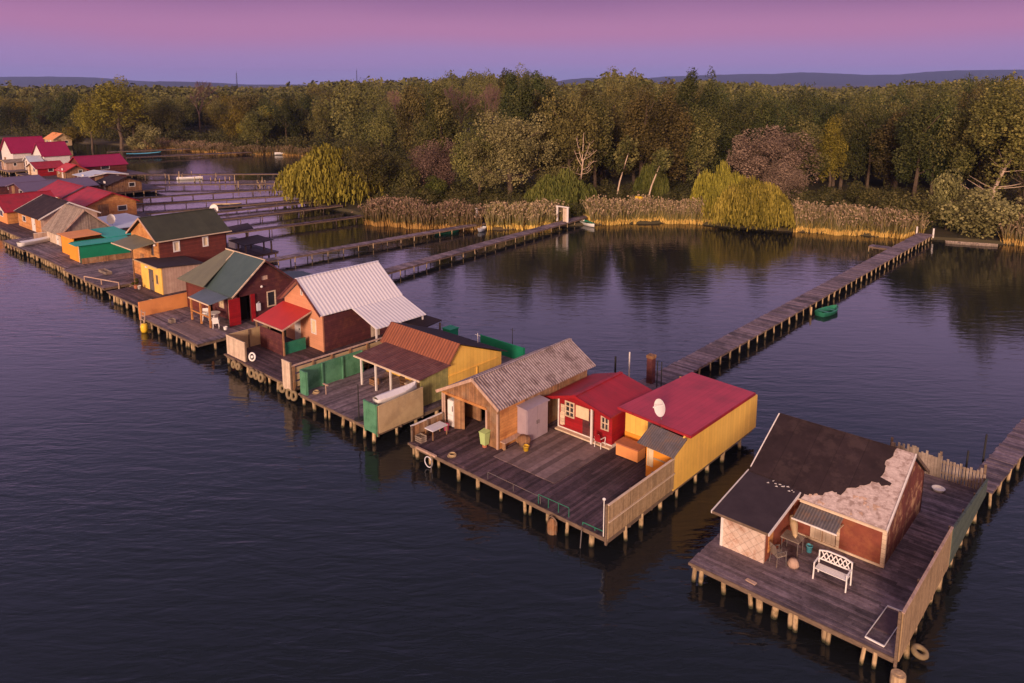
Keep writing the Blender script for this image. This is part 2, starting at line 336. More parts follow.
def window(axis, c, out, s0, s1, z0, z1, parent, frame='white', pane='glass', fw=.07, mull=(1, 1)):
    """frame fills the opening, standing a little proud of the wall; the pane sits back"""
    mb = MB(); a, b = sorted((out*.035, -out*.05))
    rect(mb, axis, c, s0, s0+fw, z0, z1, a, b); rect(mb, axis, c, s1-fw, s1, z0, z1, a, b)
    rect(mb, axis, c, s0+fw, s1-fw, z0, z0+fw, a, b); rect(mb, axis, c, s0+fw, s1-fw, z1-fw, z1, a, b)
    for i in range(1, mull[0]):
        x = s0+(s1-s0)*i/mull[0]; rect(mb, axis, c, x-.025, x+.025, z0+fw, z1-fw, a+.012, b-.012)
    for i in range(1, mull[1]):
        z = z0+(z1-z0)*i/mull[1]; rect(mb, axis, c, s0+fw, s1-fw, z-.025, z+.025, a+.018, b-.018)
    w = mb.build('window', frame, parent)
    q = MB(); a, b = sorted((-out*.035, -out*.06)); rect(q, axis, c, s0+fw*.5, s1-fw*.5, z0+fw*.5, z1-fw*.5, a, b)
    p = q.build('pane', pane, None)
    p.data.transform(Matrix.Translation(-(parent.location))); p.parent = w
    return w
def door(axis, c, out, s0, s1, z0, z1, parent, m='white', panels=2, label=None):
    mb = MB(); a, b = sorted((out*.03, -out*.03)); rect(mb, axis, c, s0, s1, z0, z1, a, b)
    a2, b2 = sorted((out*.05, out*.031)); h = (z1-z0-.2)/panels
    for i in range(panels): rect(mb, axis, c, s0+.1, s1-.1, z0+.12+i*h, z0+.04+(i+1)*h, a2, b2)
    d = mb.build('door', m, parent, label=label)
    q = MB(); rect(q, axis, c, s1-.14, s1-.09, (z0+z1)/2-.08, (z0+z1)/2+.06, *sorted((out*.051, out*.09)))
    k = q.build('handle', 'rubber', None); k.data.transform(Matrix.Translation(-(parent.location))); k.parent = d
    return d
def roof_slab(name, pts, m, parent, th=.07, label=None):
    return MB().slab(pts, th).build(name, m, parent, label=label)
def trim(parent, segs, m='white', w=.05, h=.16, name='bargeboard'):
    for a, b in segs:
        o = MB().bar(a, b, w, h).build(name, m, None); 
        off = parent.location if parent.parent is None else parent.parent.location
        o.data.transform(Matrix.Translation(-off)); o.parent = parent
def gable_y(parent, x0, xr, x1, y0, y1, z0, zr, z1, m, over=.0, tr='white', m2=None, fr=True):
    """two slopes with the ridge along y: left eave x0,z0  ridge xr,zr  right eave x1,z1"""
    a = roof_slab('roof', [(x0,y0,z0),(xr,y0,zr),(xr,y1,zr),(x0,y1,z0)], m2 or m, parent)
    b = roof_slab('roof', [(xr+.002,y0,zr),(x1,y0,z1),(x1,y1,z1),(xr+.002,y1,zr)], m, parent)
    c = MB().bar((xr, y0-.01, zr+.085), (xr, y1+.01, zr+.085), .22, .04).build('ridge_cap', m, None)
    c.data.transform(Matrix.Translation(-parent.location)); c.parent = b
    if tr:
        trim(a, [((x0, y0-.03, z0+.02), (xr, y0-.03, zr+.02))], tr)
        trim(b, [((xr, y0-.035, zr+.02), (x1, y0-.035, z1+.02))], tr)
    return a, b
def gable_x(parent, x0, x1, y0, yr, y1, z0, zr, z1, m, tr='white', m2=None, side=1):
    a = roof_slab('roof', [(x0,y0,z0),(x1,y0,z0),(x1,yr,zr),(x0,yr,zr)], m, parent)
    b = roof_slab('roof', [(x0,yr+.002,zr),(x1,yr+.002,zr),(x1,y1,z1),(x0,y1,z1)], m2 or m, parent)
    c = MB().bar((x0-.01, yr, zr+.085), (x1+.01, yr, zr+.085), .22, .04).build('ridge_cap', m, None)
    c.data.transform(Matrix.Translation(-parent.location)); c.parent = a
    if tr:
        for xx in ((x1+.03), (x0-.03)):
            trim(a, [((xx, y0, z0+.02), (xx, yr, zr+.02))], tr); trim(b, [((xx, yr, zr+.024), (xx, y1, z1+.024))], tr)
    return a, b
def plinth_floor(parent, x0, x1, y0, y1, m='beam', z=ZD+.03):
    MB().box(x0, x1, y0, y1, z, z+.08).build('floor', m, parent)

# ------------------------------------------------------------------ decks on piles
def planks(mb, x0, x1, y0, y1, z, axis='x', w=.16, th=.045, jit=.05, lens=None):
    """boards running along axis, each with a tone of its own"""
    if axis == 'x':
        n = max(1, int((y1-y0)/w))
        for i in range(n):
            a = y0+i*(y1-y0)/n; b = a+(y1-y0)/n-.014; zz = z+random.uniform(-.006, .006)
            cuts = [x0-random.uniform(0, jit)]; x = x0
            while True:
                x += random.uniform(2.2, 4.5)
                if x > x1-1: break
                cuts.append(x)
            cuts.append(x1+random.uniform(0, jit))
            for p, q in zip(cuts[:-1], cuts[1:]): mb.box(p, q-.01, a, b, zz-th, zz, random.random())
    else:
        n = max(1, int((x1-x0)/w))
        for i in range(n):
            a = x0+i*(x1-x0)/n; b = a+(x1-x0)/n-.014; zz = z+random.uniform(-.006, .006)
            cuts = [y0-random.uniform(0, jit)]; y = y0
            while True:
                y += random.uniform(2.2, 4.5)
                if y > y1-1: break
                cuts.append(y)
            cuts.append(y1+random.uniform(0, jit))
            for p, q in zip(cuts[:-1], cuts[1:]): mb.box(a, b, p, q-.01, zz-th, zz, random.random())
    return mb
def pile(parent, x, y, ztop=ZD-.12, r=.12, name='pile', m='pile'):
    dx, dy = random.uniform(-.16, .16), random.uniform(-.14, .14)
    r *= random.uniform(.55, 1.05)
    MB().tube((x+dx, y+dy, -.8), (x, y, ztop), r*1.1, r*.95, 9).build(name, m, parent)
def deck(label, x0, x1, y0, y1, axis='x', m='deck', zs=ZD, sp=1.5, inner=2.6, cut=None, extra=None, cat='deck'):
    t = thing('pile_deck', label, cat, ((x0+x1)/2, (y0+y1)/2, 0), 'timber decks on piles along the cabin row')
    planks(MB(), x0, x1, y0, y1, zs, axis).build('decking', m, t)
    b = MB(); b.box(x0+.05, x1-.05, y0+.04, y0+.16, zs-.26, zs-.06); b.box(x1-.16, x1-.04, y0+.17, y1-.05, zs-.26, zs-.06)
    b.box(x0+.04, x0+.16, y0+.17, y1-.05, zs-.26, zs-.06); b.box(x0+.05, x1-.05, y1-.16, y1-.04, zs-.26, zs-.06)
    y = y0+1.5
    while y < y1-1: b.box(x0+.17, x1-.17, y, y+.1, zs-.24, zs-.062); y += 1.6
    b.build('beam', 'beam', t)
    # fascia board along the front
    f = MB(); f.box(x0-.03, x1+.03, y0-.06, y0-.01, zs-.11, zs-.008); f.build('edge_board', 'beam', t)
    n = 0; x = x0+.2
    while x < x1: pile(t, x, y0+random.uniform(.0, .22), zs-.08); x += sp*random.choice((.2,.3,.6,.9,1.1))*random.uniform(.85,1.1); n += 1
    y = y0+1.4
    while y < y1: pile(t, x1-.15+random.uniform(-.1, .1), y, zs-.08); y += sp*random.uniform(.8, 1.3)
    y = y0+2.0
    while y < y1:
        x = x0+.3
        while x < x1-.8: pile(t, x+random.uniform(-.2, .2), y, zs-.1, .1); x += inner
        y += inner
    return t
def boardwalk(label, p0, p1, w=1.5, z=ZD, sp=1.6, m='deck', r=.075, both=True, pm='pile'):
    p0 = Vector((*p0, 0)); p1 = Vector((*p1, 0)); d = (p1-p0); Ln = d.length; d.normalize(); n = Vector((d.y, -d.x, 0))
    t = thing('boardwalk', label, 'boardwalk', tuple(p0), 'boardwalks joining the cabins to the shore')
    mb = MB(); k = int(Ln/.22)
    for i in range(k):
        a = p0+d*(i*Ln/k); b = p0+d*((i+1)*Ln/k-.02); q = n*(w/2+random.uniform(-.04, .04)); zz = z+random.uniform(-.012, .012)
        mb.slab([(a-q)+Vector((0,0,zz-.05)), (b-q)+Vector((0,0,zz-.05)), (b+q)+Vector((0,0,zz-.05)), (a+q)+Vector((0,0,zz-.05))][::-1], .05, tone=random.random())
    mb.build('decking', m, t)
    b = MB()
    for s in (-1, 1): b.bar(p0+n*(s*w*.42)+Vector((0,0,z-.15)), p1+n*(s*w*.42)+Vector((0,0,z-.15)), .09, .18)
    b.build('beam', 'beam', t)
    N = min(48, int(Ln/sp))
    for i in range(N+1):
        for s in ((-1, 1) if both else (1,)):
            c = p0+d*(Ln*i/N)+n*(s*w*.44)
            pile(t, c.x, c.y, z-.06, r, m=pm)
    return t
def fence(label, p0, p1, z0, z1, m, z1b=None, posts=1.6, pm='beam', side=1, rails=0, name='board_fence', cat='fence', group=None, rm='white', railz=None):
    p0 = Vector((*p0, 0)); p1 = Vector((*p1, 0)); d = p1-p0; Ln = d.length; d.normalize(); n = Vector((d.y, -d.x, 0))*side
    z1b = z1 if z1b is None else z1b
    t = thing(name, label, cat, tuple(p0+Vector((0,0,ZD))), group)
    a, b = p0+n*.02, p1+n*.02; a2, b2 = p0-n*.02, p1-n*.02
    Z = lambda v, z: (v.x, v.y, z)
    MB().hexa([Z(a,z0),Z(b,z0),Z(b2,z0),Z(a2,z0)], [Z(a,z1),Z(b,z1b),Z(b2,z1b),Z(a2,z1)]).build('board_panel', m, t)
    k = max(1, round(Ln/posts))
    for i in range(k+1):
        c = p0+d*(Ln*i/k)-n*.075; zt = z1+(z1b-z1)*i/k
        MB().box(c.x-.045, c.x+.045, c.y-.045, c.y+.045, min(z0, ZD-.3), zt+.04).build('post', pm, t)
    for zr in (railz or []):
        q = n*.045
        r0, r1 = Z(p0+q, z0+(z1-z0)*zr), Z(p1+q, z0+(z1b-z0)*zr)
        MB().bar(r0, r1, .04, .07).build('rail', rm, t)
    MB().bar(Z(p0, z1+.03), Z(p1, z1b+.03), .09, .045).build('top_rail', rm, t)
    return t

# ================================================================== THE SETTING
def make_water():
    m = bpy.data.materials.new('lake_water'); m.use_nodes = True; nt = m.node_tree; N = nt.nodes; L = nt.links
    b = N['Principled BSDF']; b.inputs['Base Color'].default_value = (.010, .012, .014, 1); b.inputs['Roughness'].default_value = .05
    b.inputs['IOR'].default_value = 1.34
    tc = N.new('ShaderNodeTexCoord')
    def wav(scale, sx, sy, rot, det, dist=0):
        mp = N.new('ShaderNodeMapping'); mp.inputs['Rotation'].default_value = (0, 0, R(rot)); mp.inputs['Scale'].default_value = (sx, sy, 1)
        mp.vector_type = 'TEXTURE'
        L.new(tc.outputs['Object'], mp.inputs[0])
        n = N.new('ShaderNodeTexNoise'); n.inputs['Scale'].default_value = scale; n.inputs['Detail'].default_value = det; n.inputs['Roughness'].default_value = .55
        n.inputs['Distortion'].default_value = dist
        L.new(mp.outputs[0], n.inputs['Vector']); return n.outputs['Fac']
    a = wav(1.0, 2.6, .75, 38, 3, .4); c = wav(1.0, .9, .30, 52, 3, .3); g = wav(.05, 1, 1, 0, 3)
    ma = N.new('ShaderNodeMath'); ma.operation = 'MULTIPLY'; ma.inputs[1].default_value = 1.0; L.new(a, ma.inputs[0])
    mb_ = N.new('ShaderNodeMath'); mb_.operation = 'MULTIPLY_ADD'; mb_.inputs[1].default_value = .40; L.new(c, mb_.inputs[0]); L.new(ma.outputs[0], mb_.inputs[2])
    gr = N.new('ShaderNodeMapRange'); gr.inputs[1].default_value = .38; gr.inputs[2].default_value = .62; gr.inputs[3].default_value = .42; gr.inputs[4].default_value = 1.0; L.new(g, gr.inputs[0])
    mm = N.new('ShaderNodeMath'); mm.operation = 'MULTIPLY'; L.new(mb_.outputs[0], mm.inputs[0]); L.new(gr.outputs[0], mm.inputs[1])
    # the lagoon behind the row of cabins is sheltered and calmer
    sy = N.new('ShaderNodeSeparateXYZ'); L.new(tc.outputs['Object'], sy.inputs[0])
    ca = N.new('ShaderNodeMapRange'); ca.interpolation_type = 'SMOOTHSTEP'; ca.inputs[1].default_value = 30; ca.inputs[2].default_value = 58; ca.inputs[3].default_value = 1; ca.inputs[4].default_value = .5; L.new(sy.outputs[1], ca.inputs[0])
    m2 = N.new('ShaderNodeMath'); m2.operation = 'MULTIPLY'; L.new(mm.outputs[0], m2.inputs[0]); L.new(ca.outputs[0], m2.inputs[1]); mm = m2
    bp = N.new('ShaderNodeBump'); bp.inputs['Strength'].default_value = 1.0; bp.inputs['Distance'].default_value = WAVE
    L.new(mm.outputs[0], bp.inputs['Height']); L.new(bp.outputs[0], b.inputs['Normal'])
    w = MB().add([(-9000,-3000,WZ),(4000,-3000,WZ),(4000,9000,WZ),(-9000,9000,WZ)], [(0,1,2,3)]).build('water', m)
    structure(w)
WAVE = .053; WZ = .10
make_water()
SHORE = [(900,420),(200,165),(80,140),(20,119),(-14,109),(-23.5,105.5),(-38.6,98.7),(-51.4,95),(-58,89),(-61.5,84.4),(-64.5,79),(-68.5,73.5),(-76,69),(-84,66),(-92,68),(-101,68),(-111,69.5),(-119,80),(-128,95),(-150,109),(-185,114),(-195,105.5),(-215,101),(-250,97),(-310,79),(-420,70),(-700,60),(-1600,-200)]
def make_ground():
    # densify and roughen the shoreline
    pts = []
    for (a, b) in zip(SHORE[:-1], SHORE[1:]):
        A = Vector(a); B = Vector(b); n = max(1, int((B-A).length/2.5)) if (B-A).length < 120 else 6
        for i in range(n): pts.append(A.lerp(B, i/n)+Vector((random.uniform(-.35,.35), random.uniform(-.35,.35))))
    pts.append(Vector(SHORE[-1]))
    k = len(pts)
    vs = [(p.x, p.y, .42+random.uniform(-.05, .05)) for p in pts]+[(p.x+.7, p.y-1.4, -.9) for p in pts]
    far = [(-9000,-200,.4),(-9000,9000,.4),(4000,9000,.4),(4000,1800,.4)]
    fs = [(i, i+1, k+i+1, k+i) for i in range(k-1)]
    vs += far
    fs.append(tuple(range(k))+tuple(range(2*k, 2*k+4)))
    m = mat('shore_ground', (.075, .060, .032), (.045, .042, .02), .95, .3, stain=(.10, .07, .035), st_amt=.7, st_s=.08, bump=.4)
    structure(MB().add(vs, fs).build('ground', m))
make_ground()
def hills():
    m = mat('wooded_hill', (.030, .036, .055), (.022, .026, .042), .95, .004, bump=0)  # blue of the distant haze is put into the hill colour
    def ridge(name, D, prof, seed):
        rg = random.Random(seed); vs = []; fs = []
        us = []; 
        for (u0, v0), (u1, v1) in zip(prof[:-1], prof[1:]):
            n = max(1, int(abs(u1-u0)/6))
            for i in range(n): us.append((u0+(u1-u0)*i/n, v0+(v1-v0)*i/n))
        us.append(prof[-1])
        for u, v in us:
            ang = math.pi/2+PSI-math.atan((u-512)/763.5)
            z = 19.7+(83-v)*D/763.5+rg.uniform(-1, 1)*D/5000
            for dd, zz in ((-.12, -2), (-.05, z*.55), (0, z), (.1, z*.8), (.25, -2)):
                rr = D*(1+dd)/math.cos(math.atan((u-512)/763.5)); vs.append((rr*math.cos(ang), rr*math.sin(ang), zz))
        k = 5
        for i in range(len(us)-1):
            for j in range(k-1): fs.append((i*k+j, (i+1)*k+j, (i+1)*k+j+1, i*k+j+1))
        structure(MB().add(vs, fs).build(name, m, smooth=True))
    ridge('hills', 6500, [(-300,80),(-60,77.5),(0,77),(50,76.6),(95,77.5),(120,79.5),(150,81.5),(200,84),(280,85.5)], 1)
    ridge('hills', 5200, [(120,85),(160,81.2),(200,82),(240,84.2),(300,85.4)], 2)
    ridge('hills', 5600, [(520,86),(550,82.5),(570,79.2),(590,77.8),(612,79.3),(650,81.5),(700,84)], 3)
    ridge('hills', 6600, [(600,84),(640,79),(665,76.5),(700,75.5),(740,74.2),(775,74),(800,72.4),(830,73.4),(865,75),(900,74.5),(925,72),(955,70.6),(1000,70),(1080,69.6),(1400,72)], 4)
hills()

# ================================================================== VEGETATION
def quads_to_obj_mesh(name, C, T, material):
    n = len(C); me = bpy.data.meshes.new(name)
    me.vertices.add(4*n); me.vertices.foreach_set('co', C.reshape(-1).astype(np.float32))
    me.loops.add(4*n); me.loops.foreach_set('vertex_index', np.arange(4*n, dtype=np.int32))
    me.polygons.add(n); me.polygons.foreach_set('loop_start', np.arange(0, 4*n, 4, dtype=np.int32))
    me.polygons.foreach_set('loop_total', np.full(n, 4, dtype=np.int32))
    at = me.attributes.new('tone', 'FLOAT', 'FACE'); at.data.foreach_set('value', T.astype(np.float32))
    me.materials.append(material); me.update(calc_edges=True); return me
def leaf_quads(P, Nrm, s, jitter=.9, aspect=1.0):
    n = len(P); r = RNG.normal(size=(n, 3)); d = Nrm+r*jitter; d /= np.linalg.norm(d, axis=1)[:, None]+1e-9
    a = np.cross(d, RNG.normal(size=(n, 3))); a /= np.linalg.norm(a, axis=1)[:, None]+1e-9; b = np.cross(d, a)
    s = (s*RNG.uniform(.6, 1.35, n))[:, None]
    return np.stack([P-a*s-b*s*aspect, P+a*s-b*s*.6*aspect, P+a*s*.8+b*s*aspect, P-a*s*.9+b*s*.7*aspect], 1)
def crown_round(n, w, z0, h, lobes, s, lr=.33, top=1.0, gap=.0, low=-.85):
    """crown of leafy lobes spread over an uneven ellipsoid (w wide, from z0, h tall)"""
    Ps = []; Ns = []; T = []
    cs = []
    for i in range(lobes):
        for _ in range(30):
            v = RNG.normal(size=3); v /= np.linalg.norm(v)
            if v[2] > low: break
        k = RNG.uniform(.35, .80) if i % 3 else RNG.uniform(.55, .92)
        taper = 1-(1-top)*max(0, v[2])
        cs.append((np.array([v[0]*w/2*k*taper, v[1]*w/2*k*taper, z0+h/2+v[2]*h/2*k]), RNG.uniform(.65, 1.25)*lr*w/2, RNG.uniform(0, 1)))
    m = n//lobes
    for c, r, t in cs:
        v = RNG.normal(size=(m, 3)); v /= np.linalg.norm(v, axis=1)[:, None]
        rr = r*RNG.uniform(.45, 1.0, m)**.5*(1+.22*np.sin(v[:, 0]*5+t*20)*np.cos(v[:, 2]*4+t*9))
        p = c+v*rr[:, None]*np.array([1, 1, min(1.6, max(.8, h/w))])
        keep = RNG.uniform(size=m) > gap
        Ps.append(p[keep]); Ns.append(v[keep]); T.append(np.clip(t*.75+RNG.uniform(-.22, .35, m), 0, 1)[keep])
    P = np.concatenate(Ps); Nn = np.concatenate(Ns); T = np.concatenate(T)
    return leaf_quads(P, Nn*1.1+np.array([0, 0, .4]), s), T
def crown_willow(n_str, w, h, s=.11):
    C = []; T = []
    humps = []
    for q in range(13):
        aa = q*2.4; rr = .40*math.sqrt((q+.3)/13); humps.append((rr*w*math.cos(aa)+RNG.normal()*.02*w, rr*w*math.sin(aa)+RNG.normal()*.02*w, RNG.uniform(.15, .23)*w, max(.45, min(.92, .90-rr*.75+RNG.uniform(-.13, .10)))))
    for i in range(n_str):
        hx, hy, hr, hh = humps[i % 13]
        a = RNG.uniform(0, 2*math.pi); k = math.sqrt(RNG.uniform(0, 1)); x = hx+hr*k*math.cos(a); y = hy+hr*k*math.sin(a)
        zt = h*hh*(1-.42*k**2.5)*RNG.uniform(.92, 1.02); L = zt*RNG.uniform(.35, .98) if k > .45 else zt*RNG.uniform(.2, .5)
        t = np.clip((hx*7+hy*13) % .5+RNG.uniform(-.1, .6), 0, 1); m = max(3, int(L/.42)); swx, swy = RNG.normal(size=2)*.04
        j = np.arange(m); z = zt-j*L/m
        px = x+math.cos(a)*(.35*np.minimum(1, j/3))+swx*j; py = y+math.sin(a)*(.35*np.minimum(1, j/3))+swy*j
        P = np.stack([px, py, z], 1)+RNG.normal(size=(m, 3))*.07
        yaw = RNG.uniform(0, 2*math.pi, m); dx = np.stack([np.cos(yaw), np.sin(yaw), np.zeros(m)], 1)*(s*RNG.uniform(.6, 1.4, m))[:, None]
        dz = np.zeros((m, 3)); dz[:, 2] = .27; dz[:, 0] = RNG.normal(size=m)*.05
        C.append(np.stack([P-dx-dz, P+dx*.6-dz, P+dx+dz, P-dx*.8+dz], 1)); T.append(np.clip(t+RNG.uniform(-.15, .15, m), 0, 1))
    return np.concatenate(C), np.concatenate(T)
def crown_bare(h, w, depth=5, thick=.05, z0=.35, seed=1):
    """twiggy leafless crown: branching tapered three-sided twigs"""
    rg = random.Random(seed); segs = []
    def rec(p, d, L, r, k):
        q = p+d*L; segs.append((p, q, r, r*.68))
        if k == 0: return
        for i in range(rg.choice((2, 3, 3)) if k > 1 else 3):
            nd = (d+Vector((rg.gauss(0, .42), rg.gauss(0, .42), rg.gauss(.12, .22)))).normalized(); rec(q, nd, L*rg.uniform(.62, .86), r*.66, k-1)
    for i in range(4):
        a = i*1.6+rg.random(); rec(Vector((0, 0, h*z0*rg.uniform(.8, 1.2))), Vector((math.cos(a)*.45*w/h*1.5, math.sin(a)*.45*w/h*1.5, 1)).normalized(), h*.17, thick*1.4, depth)
    mb = MB()
    for a, b, r, r2 in segs: mb.tube(a, b, max(r, .022), max(r2, .018), 3)
    return mb
def trunk_mb(h, r, lean=(0, 0), limbs=5, crown_w=5, z0=.35, seed=0):
    rg = random.Random(seed); mb = MB(); p = Vector((0, 0, -.3)); top = Vector((lean[0], lean[1], h*.82)); n = 5; prev = p
    pts = [p.lerp(top, i/n)+Vector((rg.gauss(0, .12)*(i > 0), rg.gauss(0, .12)*(i > 0), 0)) for i in range(n+1)]
    for i in range(n): mb.tube(pts[i], pts[i+1], r*(1.15-i/n*.85), r*(1.15-(i+1)/n*.85), 7)
    for i in range(limbs):
        t = rg.uniform(z0, .85); b = p.lerp(top, t); a = rg.uniform(0, 6.28)
        q = b+Vector((math.cos(a)*crown_w*.36, math.sin(a)*crown_w*.36, h*rg.uniform(.08, .2))); mid = b.lerp(q, .5)+Vector((0, 0, -.15))
        mb.tube(b, mid, r*.42, r*.28, 5); mb.tube(mid, q, r*.28, r*.1, 5)
    return mb
PROTO = {}
def proto(kind, C, T, trunk=None, ref=(8, 12), lm='olive'):
    me = quads_to_obj_mesh(kind+'_crown', C, T, LF[lm]); tm = None
    if trunk:
        tm = bpy.data.meshes.new('trunk'); tm.from_pydata([tuple(v) for v in trunk.v], [], trunk.f); tm.materials.append(K['bark'])
    PROTO.setdefault(kind, []).append((me, tm, ref))
for i in range(5):
    proto('round', *crown_round(11000, 10, 1.2, 11, 36+4*i, .095, .33), trunk_mb(12, .26, (random.uniform(-.6,.6), .3), 6, 8, seed=i), (10, 12.2))
for i in range(5):
    proto('tall', *crown_round(11000, 7, 1.6, 16.4, 46+4*i, .10, .33, .6), trunk_mb(17, .28, (.3, random.uniform(-.5,.5)), 7, 6, seed=10+i), (7, 18))
for i in range(3):
    proto('poplar', *crown_round(8000, 4.4, 1.4, 18.5, 40, .105, .42, .6), trunk_mb(19, .24, (.1, .1), 4, 3, seed=20+i), (4.4, 20))
for i in range(3):
    proto('shrub', *crown_round(6000, 6, .0, 5, 22, .08, .40), trunk_mb(4, .12, (.3, .1), 6, 4, .1, seed=30+i), (6, 5))
for i in range(2):
    proto('willow', *crown_willow(3000, 12, 9.5, .075), trunk_mb(8.5, .38, (.4, .2), 7, 8, seed=40+i), (12.5, 9.5))
for i in range(2):
    proto('silverw', *crown_round(20000, 16, 1.2, 14, 58+5*i, .10, .25), trunk_mb(13, .42, (.8, .2), 8, 13, .2, seed=50+i), (16, 15.2))
for i in range(2):
    proto('sparse', *crown_round(9500, 9, 3, 14, 40, .095, .27, .85, .1, low=-.7), trunk_mb(16, .24, (1.2, .2), 12, 8, .3, seed=60+i), (9, 17))
for i in range(3):
    tb = crown_bare(15, 8, 5, .07, .3, 70+i); bm_ = bpy.data.meshes.new('twig_crown'); bm_.from_pydata([tuple(v) for v in tb.v], [], tb.f); bm_.materials.append(K['twig'])
    tt = MB().tube((0,0,-.3), (0,0,5.4), .24, .15, 8); tm_ = bpy.data.meshes.new('trunk'); tm_.from_pydata([tuple(v) for v in tt.v], [], tt.f); tm_.materials.append(K['bark'])
    PROTO.setdefault('bare', []).append((bm_, tm_, (9, 16)))
NTREE = 0
def tree(kind, x, y, w, h, tint, label, name='tree', cat='tree', group=None, z=.25, lean=0.0, bark=None, idx=None):
    global NTREE; NTREE += 1
    P = PROTO[kind]; me, tm, (rw, rh) = P[(NTREE if idx is None else idx) % len(P)]
    t = thing(name, label, cat, (x, y, z), group); t.rotation_euler = (0, lean, random.uniform(0, 6.28) if not lean else 0)
    sx = w/rw; sz = h/rh; t.scale = (sx, sx*random.uniform(.9, 1.1), sz)
    c = bpy.data.objects.new('crown', me); S.collection.objects.link(c); c.parent = t
    if tint:
        c.material_slots[0].link = 'OBJECT'; c.material_slots[0].material = LF[tint] if tint in LF else K[tint]
    if tm:
        k = bpy.data.objects.new('trunk', tm); S.collection.objects.link(k); k.parent = t
        if bark: k.scale = (1, 1, .6); k.material_slots[0].link = 'OBJECT'; k.material_slots[0].material = K[bark]
    return t

# --- the trees one can single out
tree('willow', -105.0, 72.4, 18.5, 11.0, 'yellow', 'yellow-green weeping willow hanging over the water at the left tip of the wooded shore', 'weeping_willow')
tree('round', -98.3, 74.3, 9.5, 10.8, 'olive', 'rounded olive tree just right of the yellow-green willow at the water', 'broadleaf_tree')
tree('shrub', -98.0, 80.2, 7.0, 6.8, 'olive', 'small round olive tree standing between the willow and the pinkish tree', 'small_tree')
tree('round', -97.2, 88.0, 8.5, 10.0, 'pinkb', 'pale pinkish-brown round tree behind the left reed bed', 'broadleaf_tree')
tree('shrub', -92.0, 82.6, 5.4, 4.3, 'green', 'low bright green shrub below the pinkish-brown tree', 'shrub', 'shrub')
tree('silverw', -81.0, 89.5, 18.0, 16.2, 'silver', 'big silvery willow with many rounded lobes behind the boardwalk end', 'silver_willow', idx=0)
tree('round', -88.6, 90.0, 10.0, 13.6, 'olive', 'grey-green broad tree leaning against the left side of the silvery willow', 'broadleaf_tree')
tree('willow', -69.4, 88.4, 11.5, 7.4, 'green', 'low green weeping willow behind the white gate frame', 'weeping_willow')
tree('round', -73.2, 92.0, 6.5, 6.6, 'olive', 'small olive tree squeezed behind the low green willow', 'small_tree')
tree('tall', -68.5, 108.5, 8.2, 20.2, 'brown', 'tall brown-green tree right of the bare white birch', 'tall_tree')
tree('tall', -63.5, 108.0, 8.5, 19.2, 'brown', 'tall rusty green tree above the light green willow', 'tall_tree')
tree('tall', -60.0, 113.0, 7.5, 17.8, 'olive', 'narrower tall tree at the right shoulder of the brown-green pair', 'tall_tree')
tree('silverw', -52.4, 123.0, 16.2, 12.6, 'pinkb', 'wide domed pinkish-brown tree behind the golden willow', 'domed_tree', idx=1)
tree('round', -47.4, 117.0, 7.4, 7.2, 'pinkb', 'smaller pinkish-brown dome at the right foot of the wide domed tree', 'small_tree')
tree('willow', -44.0, 98.0, 12.5, 7.6, 'gold', 'golden weeping willow touching the water at the middle of the far shore', 'weeping_willow', idx=1)
tree('willow', -49.0, 99.8, 9.6, 9.0, 'yellow', 'duller olive-gold willow joined to the left of the golden one', 'weeping_willow', idx=0)
tree('willow', -63.8, 104.5, 5.6, 8.2, 'green', 'slim light green willow between the brown trees and the golden willow', 'weeping_willow')
tree('tall', -47.2, 137.0, 5.2, 14.4, 'yellow', 'slim pale yellow-green tree right of the pinkish dome', 'slim_tree')
tree('shrub', -27.2, 108.2, 7.6, 6.0, 'olive', 'broad olive shrub left of the long boardwalk landing', 'shrub', 'shrub')
tree('shrub', -22.8, 112.0, 6.0, 8.0, 'silver', 'upright grey-green shrub behind the long boardwalk landing', 'shrub', 'shrub')
tree('shrub', -18.4, 110.8, 9.4, 6.6, 'silver', 'wide buff shrub right of the long boardwalk landing', 'shrub', 'shrub')
tree('shrub', -12.6, 111.5, 6.0, 4.8, 'olive', 'low olive shrub at the right edge of the far shore', 'shrub', 'shrub')
tree('sparse', -21.5, 126.0, 13.5, 20.4, 'lime', 'tall thin-leaved tree with a pale leaning trunk near the right edge', 'leaning_tree', lean=R(7), bark='birch')
tree('sparse', -16.5, 129.0, 10.0, 19.0, 'lime', 'tall thin-leaved tree at the right edge of the wood', 'tall_tree')
tree('tall', -37.0, 140.0, 9.5, 16.4, 'brown', 'dusky brown tall tree left of the thin-leaved leaning tree', 'tall_tree')
tree('tall', -29.0, 143.0, 9.5, 17.6, 'brown', 'dusky brown broad tree next to the thin-leaved leaning tree', 'tall_tree')
tree('sparse', -240.0, 90.0, 17.5, 21.0, 'yellow', 'wide yellowing tree towering over the far left shore', 'yellow_tree')
tree('round', -245.0, 83.5, 11.0, 15.0, 'yellow', 'bright yellow tree at the left foot of the wide yellowing tree', 'yellow_tree')
tree('shrub', -228.0, 92.0, 10.0, 7.5, 'silver', 'pale olive bush right of the wide yellowing tree', 'shrub', 'shrub')
tree('shrub', -257.0, 82.0, 8.0, 6.5, 'yellow', 'small yellow bush at the far left waterline', 'shrub', 'shrub')
tree('bare', -297.0, 142.0, 15.0, 24.0, None, 'leafless pinkish tree rising above the left wood', 'bare_tree')
tree('bare', -150.0, 145.0, 11.0, 22.4, None, 'leafless twiggy tree rising left of the poplar line', 'bare_tree')
tree('bare', -146.0, 152.0, 10.0, 22.6, None, 'second leafless twiggy tree beside the poplar line', 'bare_tree')
tree('bare', -182.0, 150.0, 9.0, 20.6, None, 'leafless reddish treetop above the wood left of centre', 'bare_tree')
